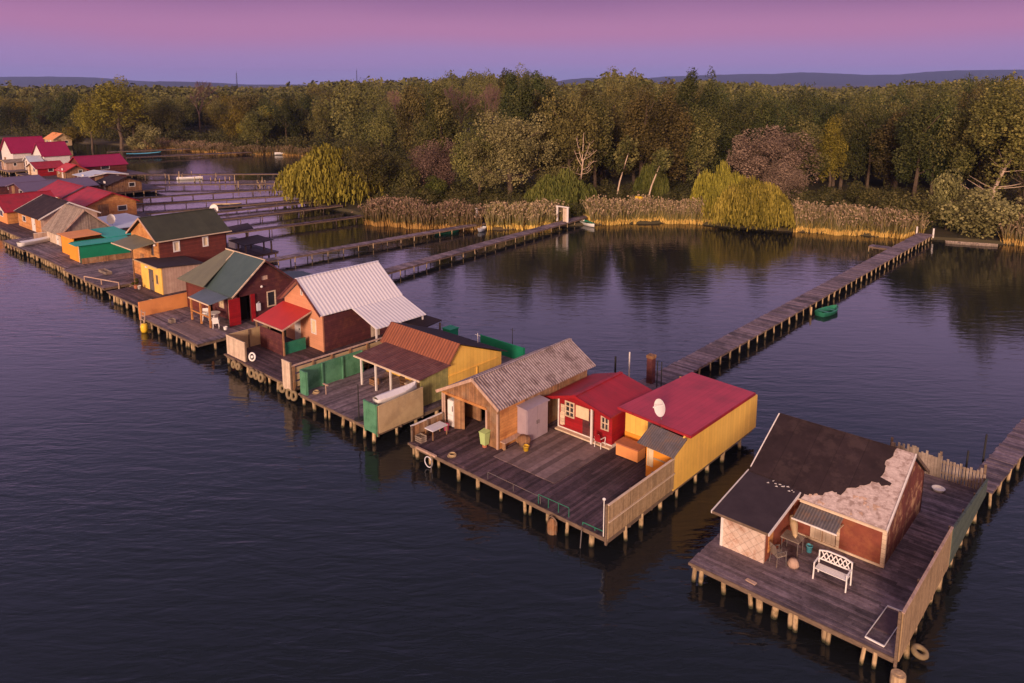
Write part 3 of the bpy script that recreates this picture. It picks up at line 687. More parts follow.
tree('poplar', -72.6, 131.0, 5.6, 23.0, 'dark', 'dark pointed tree standing above the wood right of centre', 'dark_tree')
tree('tall', -69.5, 134.0, 6.6, 21.4, 'dark', 'dark bushy tree beside the dark pointed tree', 'dark_tree')
# the white dead birch and two leaning birch trunks
b = thing('dead_birch', 'bare white dead birch with forked branches in front of the dark wood', 'tree', (-73.0, 97.6, .25))
mb = MB(); rg = random.Random(5)
mb.tube((-73,97.6,-.1), (-72.9,97.5,3.5), .17, .14, 7); mb.tube((-72.9,97.5,3.5), (-72.5,97.6,7.4), .14, .10, 7); mb.build('trunk', 'birch', b)
mb = MB()
for z0, dx, dz, r in ((5.0,-2.4,1.2,.06),(5.8,1.9,1.5,.06),(6.4,-1.3,2.6,.07),(7.2,.2,4.6,.08),(7.2,-1.0,3.8,.07),(6.9,1.2,3.2,.06),(5.2,1.5,.7,.05),(7.4,2.4,1.7,.05)):
    p = Vector((-72.7,97.6,z0)); q = p+Vector((dx*.74,dx*.66,dz)); m_ = p.lerp(q,.5)+Vector((0,0,-.25)); mb.tube(p,m_,r,r*.75,5); mb.tube(m_,q,r*.75,.025,5)
    for _ in range(5):
        t_ = rg.uniform(.35,1); s_ = p.lerp(q,t_); e_ = s_+Vector((rg.gauss(0,.5),rg.gauss(0,.5),rg.uniform(.1,.9))); mb.tube(s_,e_,.03,.015,4)
mb.build('branch', 'birch', b)
for x, y, dx, h, lab in ((-66.4,97.8,1.3,9,'pale leaning birch trunk right of the white dead birch'),(-61.2,98.4,1.6,8.5,'pale leaning birch trunk behind the right reed bed')):
    t = thing('birch_tree', lab, 'tree', (x, y, .25)); mb = MB(); mb.tube((x,y,0),(x+dx*.5,y+dx*.3,h*.5),.14,.11,7); mb.tube((x+dx*.5,y+dx*.3,h*.5),(x+dx*1.3,y+dx*.8,h),.11,.06,7); mb.build('trunk','birch',t)
    C, T = crown_round(900, 4.2, h*.55, 6, 12, .14, .4); C = C+np.array([dx, dx*.6, 0]); me = quads_to_obj_mesh('crown', C, T, LF['olive']); o = bpy.data.objects.new('crown', me); S.collection.objects.link(o); o.parent = t

def inside(x, y, P):
    c = False; n = len(P)
    for i in range(n):
        x1, y1 = P[i]; x2, y2 = P[(i+1) % n]
        if (y1 > y) != (y2 > y) and x < (x2-x1)*(y-y1)/(y2-y1)+x1: c = not c
    return c
LAND = SHORE+[(-9000,-200),(-9000,9000),(4000,9000)]
PROF = [(-400,84),(0,87),(40,90),(60,89),(130,86),(150,88),(190,89),(230,92),(270,92),(290,88),(310,86),(340,83),(380,81),(400,82),(440,76),(455,71),(500,69),(545,70),(553,84),(580,85),(590,80),(612,74),(630,74),(650,82),(690,81),(700,77),(730,86),(760,84),(790,88),(830,92),(870,90),(900,86),(940,83),(980,81),(1400,82)]
def wood_height(x, y):
    fwd = -x*math.sin(PSI)+y*math.cos(PSI); lat = x*math.cos(PSI)+y*math.sin(PSI)
    u = 512+763.5*lat/fwd
    for (a, va), (b_, vb) in zip(PROF[:-1], PROF[1:]):
        if a <= u <= b_: v = va+(vb-va)*(u-a)/(b_-a); break
    else: v = 86
    return u, fwd, 19.5+(83-v)*fwd/763.5
LABS = {
 ('round','dark'): 'dark green round-crowned tree in the wood behind the far shore',
 ('round','olive'): 'olive round-crowned tree in the wood behind the far shore',
 ('round','brown'): 'brownish round-crowned tree in the wood behind the far shore',
 ('tall','dark'): 'tall dark green tree in the wood behind the far shore',
 ('tall','olive'): 'tall olive tree in the wood behind the far shore',
 ('tall','brown'): 'tall brownish tree in the wood behind the far shore',
 ('round','yellow'): 'yellowish tree in the wood behind the far shore',
 ('poplar','dark'): 'narrow dark poplar in the tall line on the skyline',
 ('poplar','olive'): 'narrow olive poplar in the tall line on the skyline',
 ('round','pinkb'): 'dusky pinkish round tree in the wood behind the far shore',
 ('shrub','olive'): 'low olive bush along the edge of the wood',
 ('shrub','brown'): 'low brownish bush along the edge of the wood',
 ('shrub','pinkb'): 'low pinkish bush along the edge of the wood'}
far_list = []; placed = []
def zone(u, d):
    z = [(60,'behind the white houses'),(150,'behind the wide yellowing tree'),(235,'left of the left lattice mast'),(300,'between the left mast and the willow'),(360,'above the yellow-green willow'),(410,'above the pinkish-brown tree'),(460,'left of the silvery willow'),(515,'directly above the silvery willow'),(560,'right of the silvery willow'),(610,'behind the white dead birch'),(660,'behind the leaning birch trunks'),(720,'beneath the dark pointed tree'),(790,'above the pinkish domed tree'),(850,'just right of the domed tree'),(920,'above the long reed bed'),(980,'above the boardwalk landing'),(2000,'by the thin-leaved leaning tree')]
    q = [t for a, t in z if u < a][0]
    r = 'front row' if d < 125 else 'second row' if d < 150 else 'third row' if d < 180 else 'fourth row' if d < 220 else 'back rows'
    return q+', '+r
def forest():
    rg = random.Random(3); cand = []
    hd = Vector((-math.sin(PSI), math.cos(PSI))); rt = Vector((math.cos(PSI), math.sin(PSI)))
    d = 86.0
    while d < 900:
        step = 6.6+max(0, d-130)*.035
        lat = -d*.80
        while lat < d*.80:
            p = hd*(d+rg.uniform(-.5, .5)*step)+rt*(lat+rg.uniform(-.4, .4)*step); lat += step*rg.uniform(.85, 1.15)
            q = p+Vector((0, -1))*0
            if not inside(p.x, p.y, LAND): continue
            # keep clear of the bank
            if not (inside(p.x+3, p.y-6.5, LAND) and inside(p.x-3, p.y-6.5, LAND) and inside(p.x+7, p.y-3, LAND)): continue
            cand.append((p.x, p.y, d, step))
        d += step*.95
    singles = [(o.location.x, o.location.y, o.scale.x*4) for o in S.collection.objects if o.get('category') in ('tree', 'shrub')]
    n = 0
    big = []
    for o in S.collection.objects:
        if o.get('category') in ('tree', 'shrub'):
            uu, ff, _ = wood_height(o.location.x, o.location.y); big.append((uu, ff, {'silver_willow': 66, 'weeping_willow': 34, 'domed_tree': 50, 'dead_birch': 30, 'leaning_tree': 40, 'yellow_tree': 26}.get(o.name.split('.')[0], 22)))
    for x, y, d, step in cand:
        if any((x-a)**2+(y-b_)**2 < max(3.4, r*.75)**2 for a, b_, r in singles): continue
        u, fwd, hm = wood_height(x, y)
        if u < -60 or u > 1084: continue
        if any(abs(u-a) < wp*.8 and fwd < f_+3 for a, f_, wp in big): continue
        edge = not (inside(x+4, y-15, LAND) and inside(x+12, y-8, LAND))
        hm = min(hm, 25.5)
        right = u > 700
        left = u < 300
        if edge and d < 170:
            kind, tint = rg.choice([('shrub','olive'),('shrub','brown'),('shrub','pinkb'),('round','olive'),('round','brown')]); h = rg.uniform(4.5, 8.5) if kind == 'shrub' else rg.uniform(8, 12); w = rg.uniform(5, 8)
        else:
            if 440 < u < 552 and hm > 17.5 and d > 125: kind, tint = 'poplar', rg.choice(['dark','dark','olive','dark'])
            else: kind, tint = rg.choice(([('round','dark'),('tall','dark'),('tall','brown'),('round','olive'),('tall','olive'),('round','dark'),('round','olive'),('tall','dark')] if right else
                   [('round','olive'),('round','dark'),('tall','olive'),('round','brown'),('round','yellow'),('round','olive')] if left else
                   [('tall','olive'),('tall','brown'),('round','olive'),('tall','dark'),('round','brown'),('tall','brown')]))
            h = hm*(rg.uniform(.93, 1.05) if kind == 'poplar' else rg.choice((rg.uniform(.66,.85), rg.uniform(.85,1.03)))); h = max(h, 9)
            w = {'round': rg.uniform(8.5, 12), 'tall': rg.uniform(6.5, 9), 'poplar': rg.uniform(4.6, 6)}[kind]
        w *= max(1, step/8.5)
        if n < 275 and d < 330 and not (d > 190 and 330 < u):
            n += 1; tree(kind, x, y, w, h, tint, LABS[(kind, tint)].replace('in the wood behind the far shore', zone(u, d)).replace('along the edge of the wood', 'at the edge of the wood, '+zone(u, d)).replace('in the tall line on the skyline', 'in the skyline row, '+zone(u, d)), {'shrub':'bush','poplar':'poplar_tree','round':'broadleaf_tree','tall':'tall_tree'}[kind], 'bush' if kind == 'shrub' else 'tree', {'shrub':'bushes at the edge of the wood','poplar':'poplars on the skyline'}.get(kind, 'trees of the wood behind the shore'))
        else:
            far_list.append((x, y, w, h, tint, rg.random()))
            if d < 420 and left: far_list.append((x+4, y-4, w*.8, rg.uniform(4, 8), tint, rg.random()))
    print('forest trees', n, 'far', len(far_list))
forest()
def far_wood():
    C = []; T = []
    for x, y, w, h, tint, r in far_list:
        k_ = 1500 if math.hypot(x, y) < 430 else 420; c, t = crown_round(k_, w*1.05, .6, h-.3, 14, (.21 if k_ > 500 else .40)*w/9, .42); C.append(c+np.array([x, y, 0])); T.append(t*.6+r*.4)
    C = np.concatenate(C); T = np.concatenate(T)
    me = quads_to_obj_mesh('distant_wood', C, T, LF['brown' if False else 'olive']); o = bpy.data.objects.new('distant_wood', me); S.collection.objects.link(o)
    o['kind'] = 'stuff'; o['label'] = 'far-off wood stretching back to the hills'; o['category'] = 'wood'
far_wood()
def undergrowth():
    rg = random.Random(17); C = []; T = []
    hd = Vector((-math.sin(PSI), math.cos(PSI))); rt = Vector((math.cos(PSI), math.sin(PSI)))
    d = 84.0; n = 0
    while d < 330:
        st = 2.6+max(0, d-120)*.022; lat = -d*.74
        while lat < d*.74:
            p = hd*(d+rg.uniform(-.5,.5)*st)+rt*(lat+rg.uniform(-.4,.4)*st); lat += st*rg.uniform(.8, 1.3)
            if not (inside(p.x, p.y, LAND) and inside(p.x+1, p.y-3.2, LAND)): continue
            edge = not inside(p.x+8, p.y-34, LAND) or not inside(p.x+30, p.y-16, LAND)
            if not edge or (abs(p.x+23) < 2 and p.y < 110): continue
            h = rg.uniform(1.4, 3.6) if d < 170 else rg.uniform(2.5, 5.5); w = st*rg.uniform(1.0, 1.6)
            c, t = crown_round(420 if d < 170 else 260, w, -.2, h, 7, .085 if d < 170 else .17, .5); C.append(c+np.array([p.x, p.y, .3])); T.append(t*.7+rg.random()*.25); n += 1
        d += st*.9
    print('undergrowth', n)
    me = quads_to_obj_mesh('undergrowth', np.concatenate(C), np.concatenate(T), LF['under']); o = bpy.data.objects.new('undergrowth', me); S.collection.objects.link(o)
    o['kind'] = 'stuff'; o['label'] = 'tangled undergrowth at the foot of the wood'; o['category'] = 'undergrowth'
undergrowth()

# --- reeds
def reeds(name, label, line, depth, h, dens, plume=.5, straw=1.0):
    """reed bed along a polyline of the water's edge, growing back from it"""
    Cs = []; Ts = []
    for (a, b_) in zip(line[:-1], line[1:]):
        A = np.array(a, float); B = np.array(b_, float); L_ = np.linalg.norm(B-A); n = int(L_*depth*dens); d = (B-A)/L_; nn = np.array([-d[1], d[0]])
        if nn[1] < 0: nn = -nn
        s = RNG.uniform(-.4, L_+.4, n); t = RNG.uniform(0, 1, n)**1.25*depth
        base = A+np.outer(s, d)+np.outer(t, nn)+np.outer(.45*np.sin(s*.9+a[0])+.25*np.sin(s*2.3), nn)
        hh = h*RNG.uniform(.72, 1.05, n)*(1-.16*np.exp(-t*1.5))*(1+.14*np.sin(s*.55+t*.4)+.10*np.sin(s*1.7+2*np.cos(t)))
        yaw = RNG.uniform(0, math.pi, n); wx = np.stack([np.cos(yaw), np.sin(yaw), 0*yaw], 1)
        lean = RNG.normal(size=(n, 2))*.13
        z0 = np.where(t < .6, -.1, .15)
        for (f0, f1, wd, tn) in ((0, .36, .055, (.0, .12)), (.33, .64, .07, (.30, .62)), (.58, .96, .07, (.42, .80))):
            P0 = np.concatenate([base+lean*(hh*f0)[:, None], (z0+hh*f0)[:, None]], 1); P1 = np.concatenate([base+lean*(hh*f1)[:, None]*1.4, (z0+hh*f1)[:, None]], 1)
            Cs.append(np.stack([P0-wx*wd*.6, P0+wx*wd*.6, P1+wx*wd*.8, P1-wx*wd*.8], 1)); tt = RNG.uniform(tn[0], tn[1], n)
            Ts.append(tt)
        k = RNG.uniform(size=n) < plume; m = k.sum()
        P = np.concatenate([base[k]+lean[k]*hh[k][:, None]*1.6, (z0[k]+hh[k]*.97)[:, None]], 1)
        Cs.append(leaf_quads(P+RNG.normal(size=(m,3))*.12, RNG.normal(size=(m, 3)), .075, .5, 1.9)); Ts.append(RNG.uniform(.78, 1, m))
    me = quads_to_obj_mesh(name, np.concatenate(Cs), np.concatenate(Ts), LF['reed']); o = bpy.data.objects.new(name, me); S.collection.objects.link(o)
    o['kind'] = 'stuff'; o['label'] = label; o['category'] = 'reeds'
reeds('reeds', 'large reed bed with pink plumes at the left end of the shore', [(-87.5,66.5),(-84.5,63.6),(-80,64.6),(-74,68),(-70.4,71.2)], 4.6, 2.9, 52, 0.65)
reeds('reeds', 'small reed clump between the two boardwalk ends', [(-69.0,72.2),(-66.2,75.2),(-64.6,79.4),(-64.6,83)], 4.4, 2.7, 52, 0.65)
reeds('reeds', 'reed bed right of the white boat, before the brown trees', [(-60.5,84.6),(-57,89.4),(-51.8,94.2),(-48,95.6)], 4.6, 2.9, 48, 0.78)
reeds('reeds', 'long reed bed between the golden willow and the boardwalk landing', [(-37.6,98.3),(-33,100.4),(-28,102.6),(-24.2,104.6)], 5.5, 3.0, 48, 0.72)
reeds('reeds', 'reed bed at the right edge of the far shore', [(-15.4,108.2),(-12,109),(-4,112)], 5, 3.0, 48, 0.59)
reeds('reeds', 'yellow reed strip at the far end of the lake', [(-205,102),(-195,104.6),(-188,111),(-178,113)], 4, 2.2, 20, 0.13)
reeds('reeds', 'brown reed strip on the far left shore', [(-250,96),(-230,98.5),(-207,101)], 8, 2.2, 14, 0.78)

# ================================================================== DECKS, CABINS AND THEIR THINGS
def bench(label, x, y, w=1.25, z=ZD):
    t = thing('garden_bench', label, 'bench', (x, y, z))
    s = MB()
    for i in range(5): s.box(x-w/2+.04, x+w/2-.04, y-.02+i*.085, y+.055+i*.085, z+.42, z+.445)
    s.build('seat', 'whitem', t)
    b = MB(); yb = y+.44
    b.bar((x-w/2, yb+.06, z+.92), (x-w*.25, yb+.08, z+1.0), .05, .05); b.bar((x-w*.25, yb+.08, z+1.0), (x+w*.25, yb+.08, z+1.0), .05, .05); b.bar((x+w*.25, yb+.08, z+1.0), (x+w/2, yb+.06, z+.92), .05, .05)
    b.bar((x-w/2, yb+.02, z+.62), (x+w/2, yb+.02, z+.62), .04, .05)
    for i in range(6):
        xa = x-w/2+.1+i*(w-.2)/6; xb = xa+(w-.2)/6
        b.bar((xa, yb+.03, z+.64), (xb, yb+.06, z+.94), .03, .035); b.bar((xb, yb+.03, z+.64), (xa, yb+.06, z+.94), .03, .035)
    b.build('backrest', 'whitem', t)
    for sx in (-1, 1):
        a = MB(); xx = x+sx*(w/2-.02)
        a.bar((xx, y-.05, z+.66), (xx, yb, z+.68), .05, .04); a.bar((xx, y-.04, z+.42), (xx, y-.05, z+.66), .04, .04); a.build('armrest', 'whitem', t)
        for yy, top in ((y-.03, .42), (yb, .95)):
            MB().bar((xx, yy-(.04 if yy < y else -.05), z), (xx, yy+(.04 if yy > y else 0), z+top), .045, .045).build('leg', 'whitem', t)
    return t
def chair(label, x, y, m='white', ang=0, z=ZD, s=1.0, seatm=None):
    t = thing('garden_chair', label, 'chair', (x, y, z))
    c, si = math.cos(ang), math.sin(ang)
    def P(a, b, h): return (x+(a*c-b*si)*s, y+(a*si+b*c)*s, z+h*s)
    MB().slab([P(-.22,-.22,.42), P(.22,-.22,.42), P(.22,.22,.42), P(-.22,.22,.42)], .04).build('seat', seatm or m, t)
    b = MB(); b.slab([P(-.22,.20,.46), P(.22,.20,.46), P(.2,.30,.92), P(-.2,.30,.92)], .03, (0,-.7,.3)); b.build('backrest', seatm or m, t)
    for a, q in ((-.2,-.2),(.2,-.2),(-.2,.2),(.2,.2)): MB().tube(P(a*1.1,q*1.15,0), P(a,q,.42), .02, .02, 6).build('leg', m, t)
    for a in (-1, 1): MB().bar(P(a*.23,-.2,.64), P(a*.23,.24,.66), .04, .03).bar(P(a*.23,-.2,.42), P(a*.23,-.2,.64), .03, .03).build('armrest', m, t)
    return t
def dish(label, x, y, z0, h, r=.38, face=(0.35,-.9,.25), loc='roof'):
    t = thing('satellite_dish', label, 'satellite dish', (x, y, z0))
    MB().tube((x,y,z0), (x,y,z0+h), .025, .025, 6).build('mast', 'greymetal', t)
    f = Vector(face).normalized(); c = Vector((x,y,z0+h))+f*.08; a = f.orthogonal().normalized(); b = f.cross(a); vs = []; fs = []; n = 24
    rings = [(0,0),(.4,.02),(.75,.075),(1,.14)]
    for th in (0, -.02):
        for rr, dd in rings:
            for i in range(n): vs.append(c+(a*math.cos(2*math.pi*i/n)+b*math.sin(2*math.pi*i/n))*r*max(rr,.001)+f*(dd*r+th))
    for s in range(2):
        o = s*len(rings)*n
        for j in range(len(rings)-1):
            for i in range(n): fs.append((o+j*n+i, o+j*n+(i+1)%n, o+(j+1)*n+(i+1)%n, o+(j+1)*n+i))
    o = (len(rings)-1)*n; o2 = o+len(rings)*n
    for i in range(n): fs.append((o+i, o+(i+1)%n, o2+(i+1)%n, o2+i))
    MB().add(vs, fs).build('reflector', 'whitem', t)
    MB().bar(c-a*r*.9, c+f*r*1.1-a*r*.3, .02, .02).box(*sum(([v-.03, v+.03] for v in (c+f*r*1.1-a*r*.3)), [])).build('receiver', 'whitem', t)
    return t
def rowboat(label, x, y, ang, L=3.6, w=1.25, m='boatgreen', inner='tan', z=.0, h=.5, cover=None, name='rowing_boat'):
    t = thing(name, label, 'boat', (x, y, z)); c, s = math.cos(ang), math.sin(ang)
    def P(a, b, q): return (x+a*c-b*s, y+a*s+b*c, z+q)
    n = 12; secs = []
    for i in range(n+1):
        u = i/n; hb = w/2*(math.sin(math.pi*min(1, .18+u*.82))**.6) if u < .98 else .03; k = -.12+.25*max(0, u-.7)**1.2*2; sh = h*(.85+.35*(u-.4)**2*2)
        a = (u-.5)*L; secs.append([P(a,-hb,sh), P(a,-hb*.75,k+.12), P(a,0,k), P(a,hb*.75,k+.12), P(a,hb,sh)])
    vs = [p for q in secs for p in q]; fs = []
    for i in range(n):
        for j in range(4): fs.append((i*5+j, i*5+j+1, (i+1)*5+j+1, (i+1)*5+j))
    fs.append((0,1,2,3,4)[::-1])
    vi = []
    for q in secs:
        cx = Vector(q[2]); 
        for p in q: vi.append(Vector(p).lerp(Vector((cx.x, cx.y, Vector(p).z)), .10)+Vector((0,0,.03)))
    o = len(vs); fi = [tuple(v+o for v in f) for f in fs[:-1]]
    rim = []
    for i in range(n):
        for j in (0, 4): rim.append((i*5+j, (i+1)*5+j, o+(i+1)*5+j, o+i*5+j))
    MB().add(vs, fs).build('hull', m, t, True)
    MB().add(vs+vi, fi+rim).build('gunwale', inner, t)
    for u in (.28, .62):
        a = (u-.5)*L; hb = w*.44
        MB().slab([P(a-.12,-hb,h*.72), P(a+.12,-hb,h*.72), P(a+.12,hb,h*.72), P(a-.12,hb,h*.72)], .03).build('thwart', inner, t)
    if cover:
        cv = []; 
        for q in secs: p0, p1 = Vector(q[0]), Vector(q[4]); cv += [p0*1.0+Vector((0,0,.03)), p0.lerp(p1,.5)+Vector((0,0,.16)), p1+Vector((0,0,.03))]
        MB().add(cv, [(i*3+j,i*3+j+1,(i+1)*3+j+1,(i+1)*3+j) for i in range(n) for j in range(2)]).build('cover', cover, t)
    return t
def bucket(label, x, y, m, r=.15, h=.3, z=ZD, name='bucket', lid=False):
    t = thing(name, label, 'bucket' if name == 'bucket' else name.replace('_', ' '), (x, y, z))
    MB().lathe((x,y,z), [(.001,0.0),(r*.78,0),(r,h),(r*1.08,h),(r*1.08,h-.02),(r*.98,h-.02),(r*.74,.03),(.001,.03)], 14).build('body', m, t, True)
    MB().torus((x,y,z+h), r*1.0, .012, (.5,0,.8)).build('handle', 'greymetal', t)
    return t
def railing(label, p0, p1, z0, h, m='greymetal', posts=2, r=.022):
    p0 = Vector((*p0, 0)); p1 = Vector((*p1, 0)); t = thing('pipe_railing', label, 'railing', (p0.x, p0.y, z0))
    MB().tube((p0.x,p0.y,z0+h), (p1.x,p1.y,z0+h), r, r, 8).build('top_rail', m, t)
    for i in range(posts+1):
        c = p0.lerp(p1, i/posts); MB().tube((c.x,c.y,z0-.1), (c.x,c.y,z0+h), r, r, 8).build('post', m, t)
    return t

# ---------------------------------------------------------------- cabin A: dark torn roof, nearest right
deck('weathered grey deck nearest the camera, under the cabin with the torn dark roof', -12.9, -5.25, 24.9, 38.9, 'x', 'deck', sp=1.05)
A = thing('fishing_cabin', 'red-walled cabin with torn dark felt roof, alone on the nearest deck', 'cabin', (-9.8, 31, ZD))
xa0, xa1, ya0, ya1 = -12.5, -7.06, 29.65, 35.1
wall('wall', 'y', ya0, [(-10.67, 2.72), (xa1, 2.72)], ZD, 'redwall', A, openings=[(-9.95,-8.9,ZD,2.3)], label='faded red front wall with white corner boards')
wall('wall', 'x', xa1, [(ya0, 2.60), (32.75, 4.36), (ya1, 2.75)], ZD, 'redwall2', A, inward=-1, label='side wall with flaking red paint')
wall('wall', 'x', xa0, [(ya0, 2.60), (32.75, 4.36), (ya1, 2.75)], ZD, 'redwall', A)
wall('wall', 'y', ya1, [(xa0, 2.7), (xa1, 2.7)], ZD, 'redwall', A, inward=-1)
d = door('y', ya0+.02, -1, -9.93, -8.92, ZD+.05, 2.28, A, 'creamv', label='cream double door of upright boards'); 
MB().box(-9.45,-9.41,ya0-.035,ya0-.012,ZD+.1,2.25).build('door_seam', 'oldwood', d)
cb = MB(); cb.box(xa1-.12, xa1+.03, ya0-.03, ya0-.002, ZD, 2.62); cb.box(xa1+.002, xa1+.03, ya0, ya0+.1, ZD, 2.62); cb.box(-8.88,-8.76,ya0-.03,ya0-.002,ZD,2.6); cb.build('corner_board', 'cream', A)
MB().box(-12.45, -7.1, ya0-.045, ya0-.004, ZD, ZD+.1).build('base_board', 'cream', A)
# main roof: pale old underlay with dark felt torn back over it
def rp(x, t, dz=0): return (x, 32.75+(29.28-32.75)*t, 4.50+(2.66-4.50)*t+dz)
ra = roof_slab('roof', [rp(-10.5,1), rp(-6.98,1), rp(-6.98,0), rp(-12.72,0), rp(-12.72,.86), rp(-10.5,.86)], 'oldlay', A, .06, label='pale underlay bared along the lower right of the roof')
rb = roof_slab('roof', [(-12.72,32.75,4.5),(-6.98,32.75,4.5),(-6.98,35.5,2.6),(-12.72,35.5,2.6)], 'tar', A, .06)
rg = random.Random(9)
def jag(pts, n=5, a=.05):
    out = []
    for p, q in zip(pts[:-1], pts[1:]):
        for i in range(n):
            t = i/n; out.append((p[0]+(q[0]-p[0])*t+rg.gauss(0, a), p[1]+(q[1]-p[1])*t+rg.gauss(0, a*.22)))
    return out+[pts[-1]]
edge = [(-12.74,.0),(-12.74,.885),(-11.0,.885),(-11.0,1.0)]+[(-10.42,1.0)]
torn = jag([(-10.42,1.0),(-10.2,.93),(-9.9,.90),(-9.6,.86),(-9.3,.76),(-9.0,.79),(-8.7,.66),(-8.25,.58),(-7.95,.50),(-7.42,.49)], 4, .04)+[(-7.40,.455)]+jag([(-7.85,.44),(-7.80,.3),(-7.88,.22),(-7.72,.12),(-7.70,0)], 3, .03)
fp = [rp(x, t, .066) for x, t in edge+torn]
MB().slab(fp, .018).build('roof_felt', 'tar', A, label='dark felt with a torn edge')
MB().slab([(-12.72,32.72,4.585),(-7.72,32.72,4.585),(-7.72,32.95,4.47),(-12.72,32.95,4.47)], .02).build('ridge_felt', 'tar', A)
tb = trim
tb(ra, [((-6.95,29.26,2.70),(-6.95,32.75,4.52)), ((-12.75,29.9,3.0),(-12.75,32.75,4.52))], 'white', .05, .14)
tb(ra, [((-10.3,29.26,2.685),(-6.95,29.26,2.675))], 'cream', .05, .12)
tb(rb, [((-6.95,32.76,4.50),(-6.95,35.5,2.60))], 'beam', .05, .12)
# loose scraps and blisters on the underlay
sc = MB()
for i in range(16):
    x = rg.uniform(-10.1,-7.2); t = rg.uniform(.72,.97); p = Vector(rp(x,t,.07)); a = rg.uniform(0,6.28); l = rg.uniform(.08,.22)
    sc.slab([p+Vector((math.cos(a)*l,math.sin(a)*l*.8,math.sin(a)*l*.42)), p+Vector((math.cos(a+2)*l*.6,math.sin(a+2)*l*.5,math.sin(a+2)*l*.27)), p+Vector((math.cos(a+4)*l*.5,math.sin(a+4)*l*.5,math.sin(a+4)*l*.27))], .012)
sc.build('roof_scraps', 'pinkwood', A)
# annex in front left
wall('wall', 'y', 26.75, [(xa0, 2.34), (-10.67, 2.34)], ZD, 'trellis', A, label='front wall of the annex with diamond trellis pattern')
wall('wall', 'x', -10.67, [(26.75+.09, 2.36), (29.65, 2.66)], ZD, 'redwall', A, inward=-1, openings=[(27.1,27.5,1.2,2.1)])
MB().box(-10.70,-10.64,27.1,27.5,1.2,2.1).build('shutter', 'orangewood', A)
wall('wall', 'x', xa0, [(26.75+.09, 2.36), (29.65, 2.66)], ZD, 'redwall', A)
cb = MB(); cb.box(xa0-.03, xa0+.08, 26.72, 26.748, ZD, 2.34); cb.build('corner_board', 'white', A)
an = roof_slab('roof', [(-12.78,26.45,2.40),(-10.42,26.45,2.40),(-10.42,29.76,2.86),(-12.78,29.76,2.86)], 'felt2', A, .06, label='purplish felt roof of the annex')
trim(an, [((-10.39,26.4,2.43),(-10.39,29.5,2.85)), ((-12.81,26.4,2.43),(-12.81,29.8,2.88))], 'white', .04, .12)
trim(an, [((-12.8,26.43,2.42),(-10.4,26.43,2.42))], 'beam', .04, .1)
sc = MB()
for i in range(11):
    p = Vector((-11.75+i*.11+rg.uniform(-.05,.05), 29.5+rg.uniform(-.28,.1), 2.90)); sc.slab([p, p+Vector((rg.uniform(.05,.15),.02,.005)), p+Vector((.05,rg.uniform(.04,.1),.01))], .012)
sc.build('roof_scraps', 'white', A)
# little corrugated porch roof over the door
pr = roof_slab('porch_roof', [(-10.25,28.45,2.26),(-8.55,28.45,2.26),(-8.55,29.62,2.72),(-10.25,29.62,2.72)], 'greymetal', A, .04)
for x in (-10.15,-8.65): MB().bar((x,29.62,2.1),(x,28.55,2.25),.05,.05).build('bracket','cream',A)
MB().bar((-10.3,28.42,2.27),(-8.5,28.42,2.27),.04,.06).build('gutter','white',A)
bench('white ornate garden bench on the deck before the red wall', -8.26, 27.22)
# clutter beside the annex
t = thing('camping_table', 'dark folding table with clutter beside the annex door', 'table', (-10.1, 28.2, ZD))
MB().box(-10.5,-9.75,27.9,28.55,ZD+.68,ZD+.72).build('tabletop','greywood',t)
for sx in (-10.45,-9.8):
    for sy in (27.95,28.5): MB().tube((sx,sy,ZD),(sx,sy,ZD+.68),.02,.02,6).build('leg','greymetal',t)
t = thing('parasol_bundle', 'folded cream parasol lying across the table by the annex', 'parasol', (-10.2,27.7,ZD+.74))
MB().lathe((0,0,0),[(.01,0),(.09,.12),(.16,.6),(.13,.95),(.01,1.0)],10).build('canopy','tan',None).hide_render=False
o = S.collection.objects[-1]; o.parent=t; o.rotation_euler=(R(62),0,R(-150)); o.location=(.25,.35,.05)
single('white_sack','crumpled pale sack standing beside the table legs','sack',MB().lathe((-9.72,27.35,ZD),[(.01,0),(.2,.02),(.24,.12),(.19,.26),(.12,.34),(.01,.36)],7),'pinkwood',(-9.72,27.35,ZD),smooth=True)
chair('dark slatted chair turned towards the annex wall', -10.25, 27.15, 'greymetal', R(150), seatm='greywood')
bucket('small blue bucket by the cabin door', -9.62, 28.75, 'blue', .13, .28)
single('plank_scrap','short pale board lying near the front edge of the nearest deck','board',MB().slab([(-10.75,25.3,ZD+.01),(-10.35,25.25,ZD+.01),(-10.33,25.42,ZD+.01),(-10.73,25.45,ZD+.01)],.04),'pinkwood',(-10.5,25.3,ZD))
t = thing('hatch_frame','pale metal ladder frame lying flat beside the mat fence','ladder',(-5.95,25.9,ZD))
fr = MB()
for a,b_ in (((-6.35,25.2),(-6.25,27.3)),((-5.72,25.15),(-5.62,27.35))): fr.bar((*a,ZD+.05),(*b_,ZD+.05),.022,.03)
fr.build('rail','whitem',t); MB().bar((-6.35,25.18,ZD+.055),(-5.72,25.13,ZD+.055),.05,.05).build('rung','whitem',t); MB().bar((-6.25,27.34,ZD+.055),(-5.62,27.38,ZD+.055),.05,.05).build('rung','whitem',t)
MB().box(-6.28,-5.72,25.9,27.2,ZD+.012,ZD+.03).build('hatch','deckdark',t)
fence('tall bamboo-mat fence along the right side of the nearest deck', (-5.2,24.85), (-5.2,31.6), ZD-.05, 2.62, 'bamboo', z1b=2.5, side=1, posts=2.2, rm='pinkwood')
fence('sagging grey-green slat fence behind the bamboo-mat fence', (-5.2,31.75), (-5.2,38.75), ZD-.1, 2.35, 'greenfade', z1b=1.55, side=1, posts=2.4, rm='greenfade')
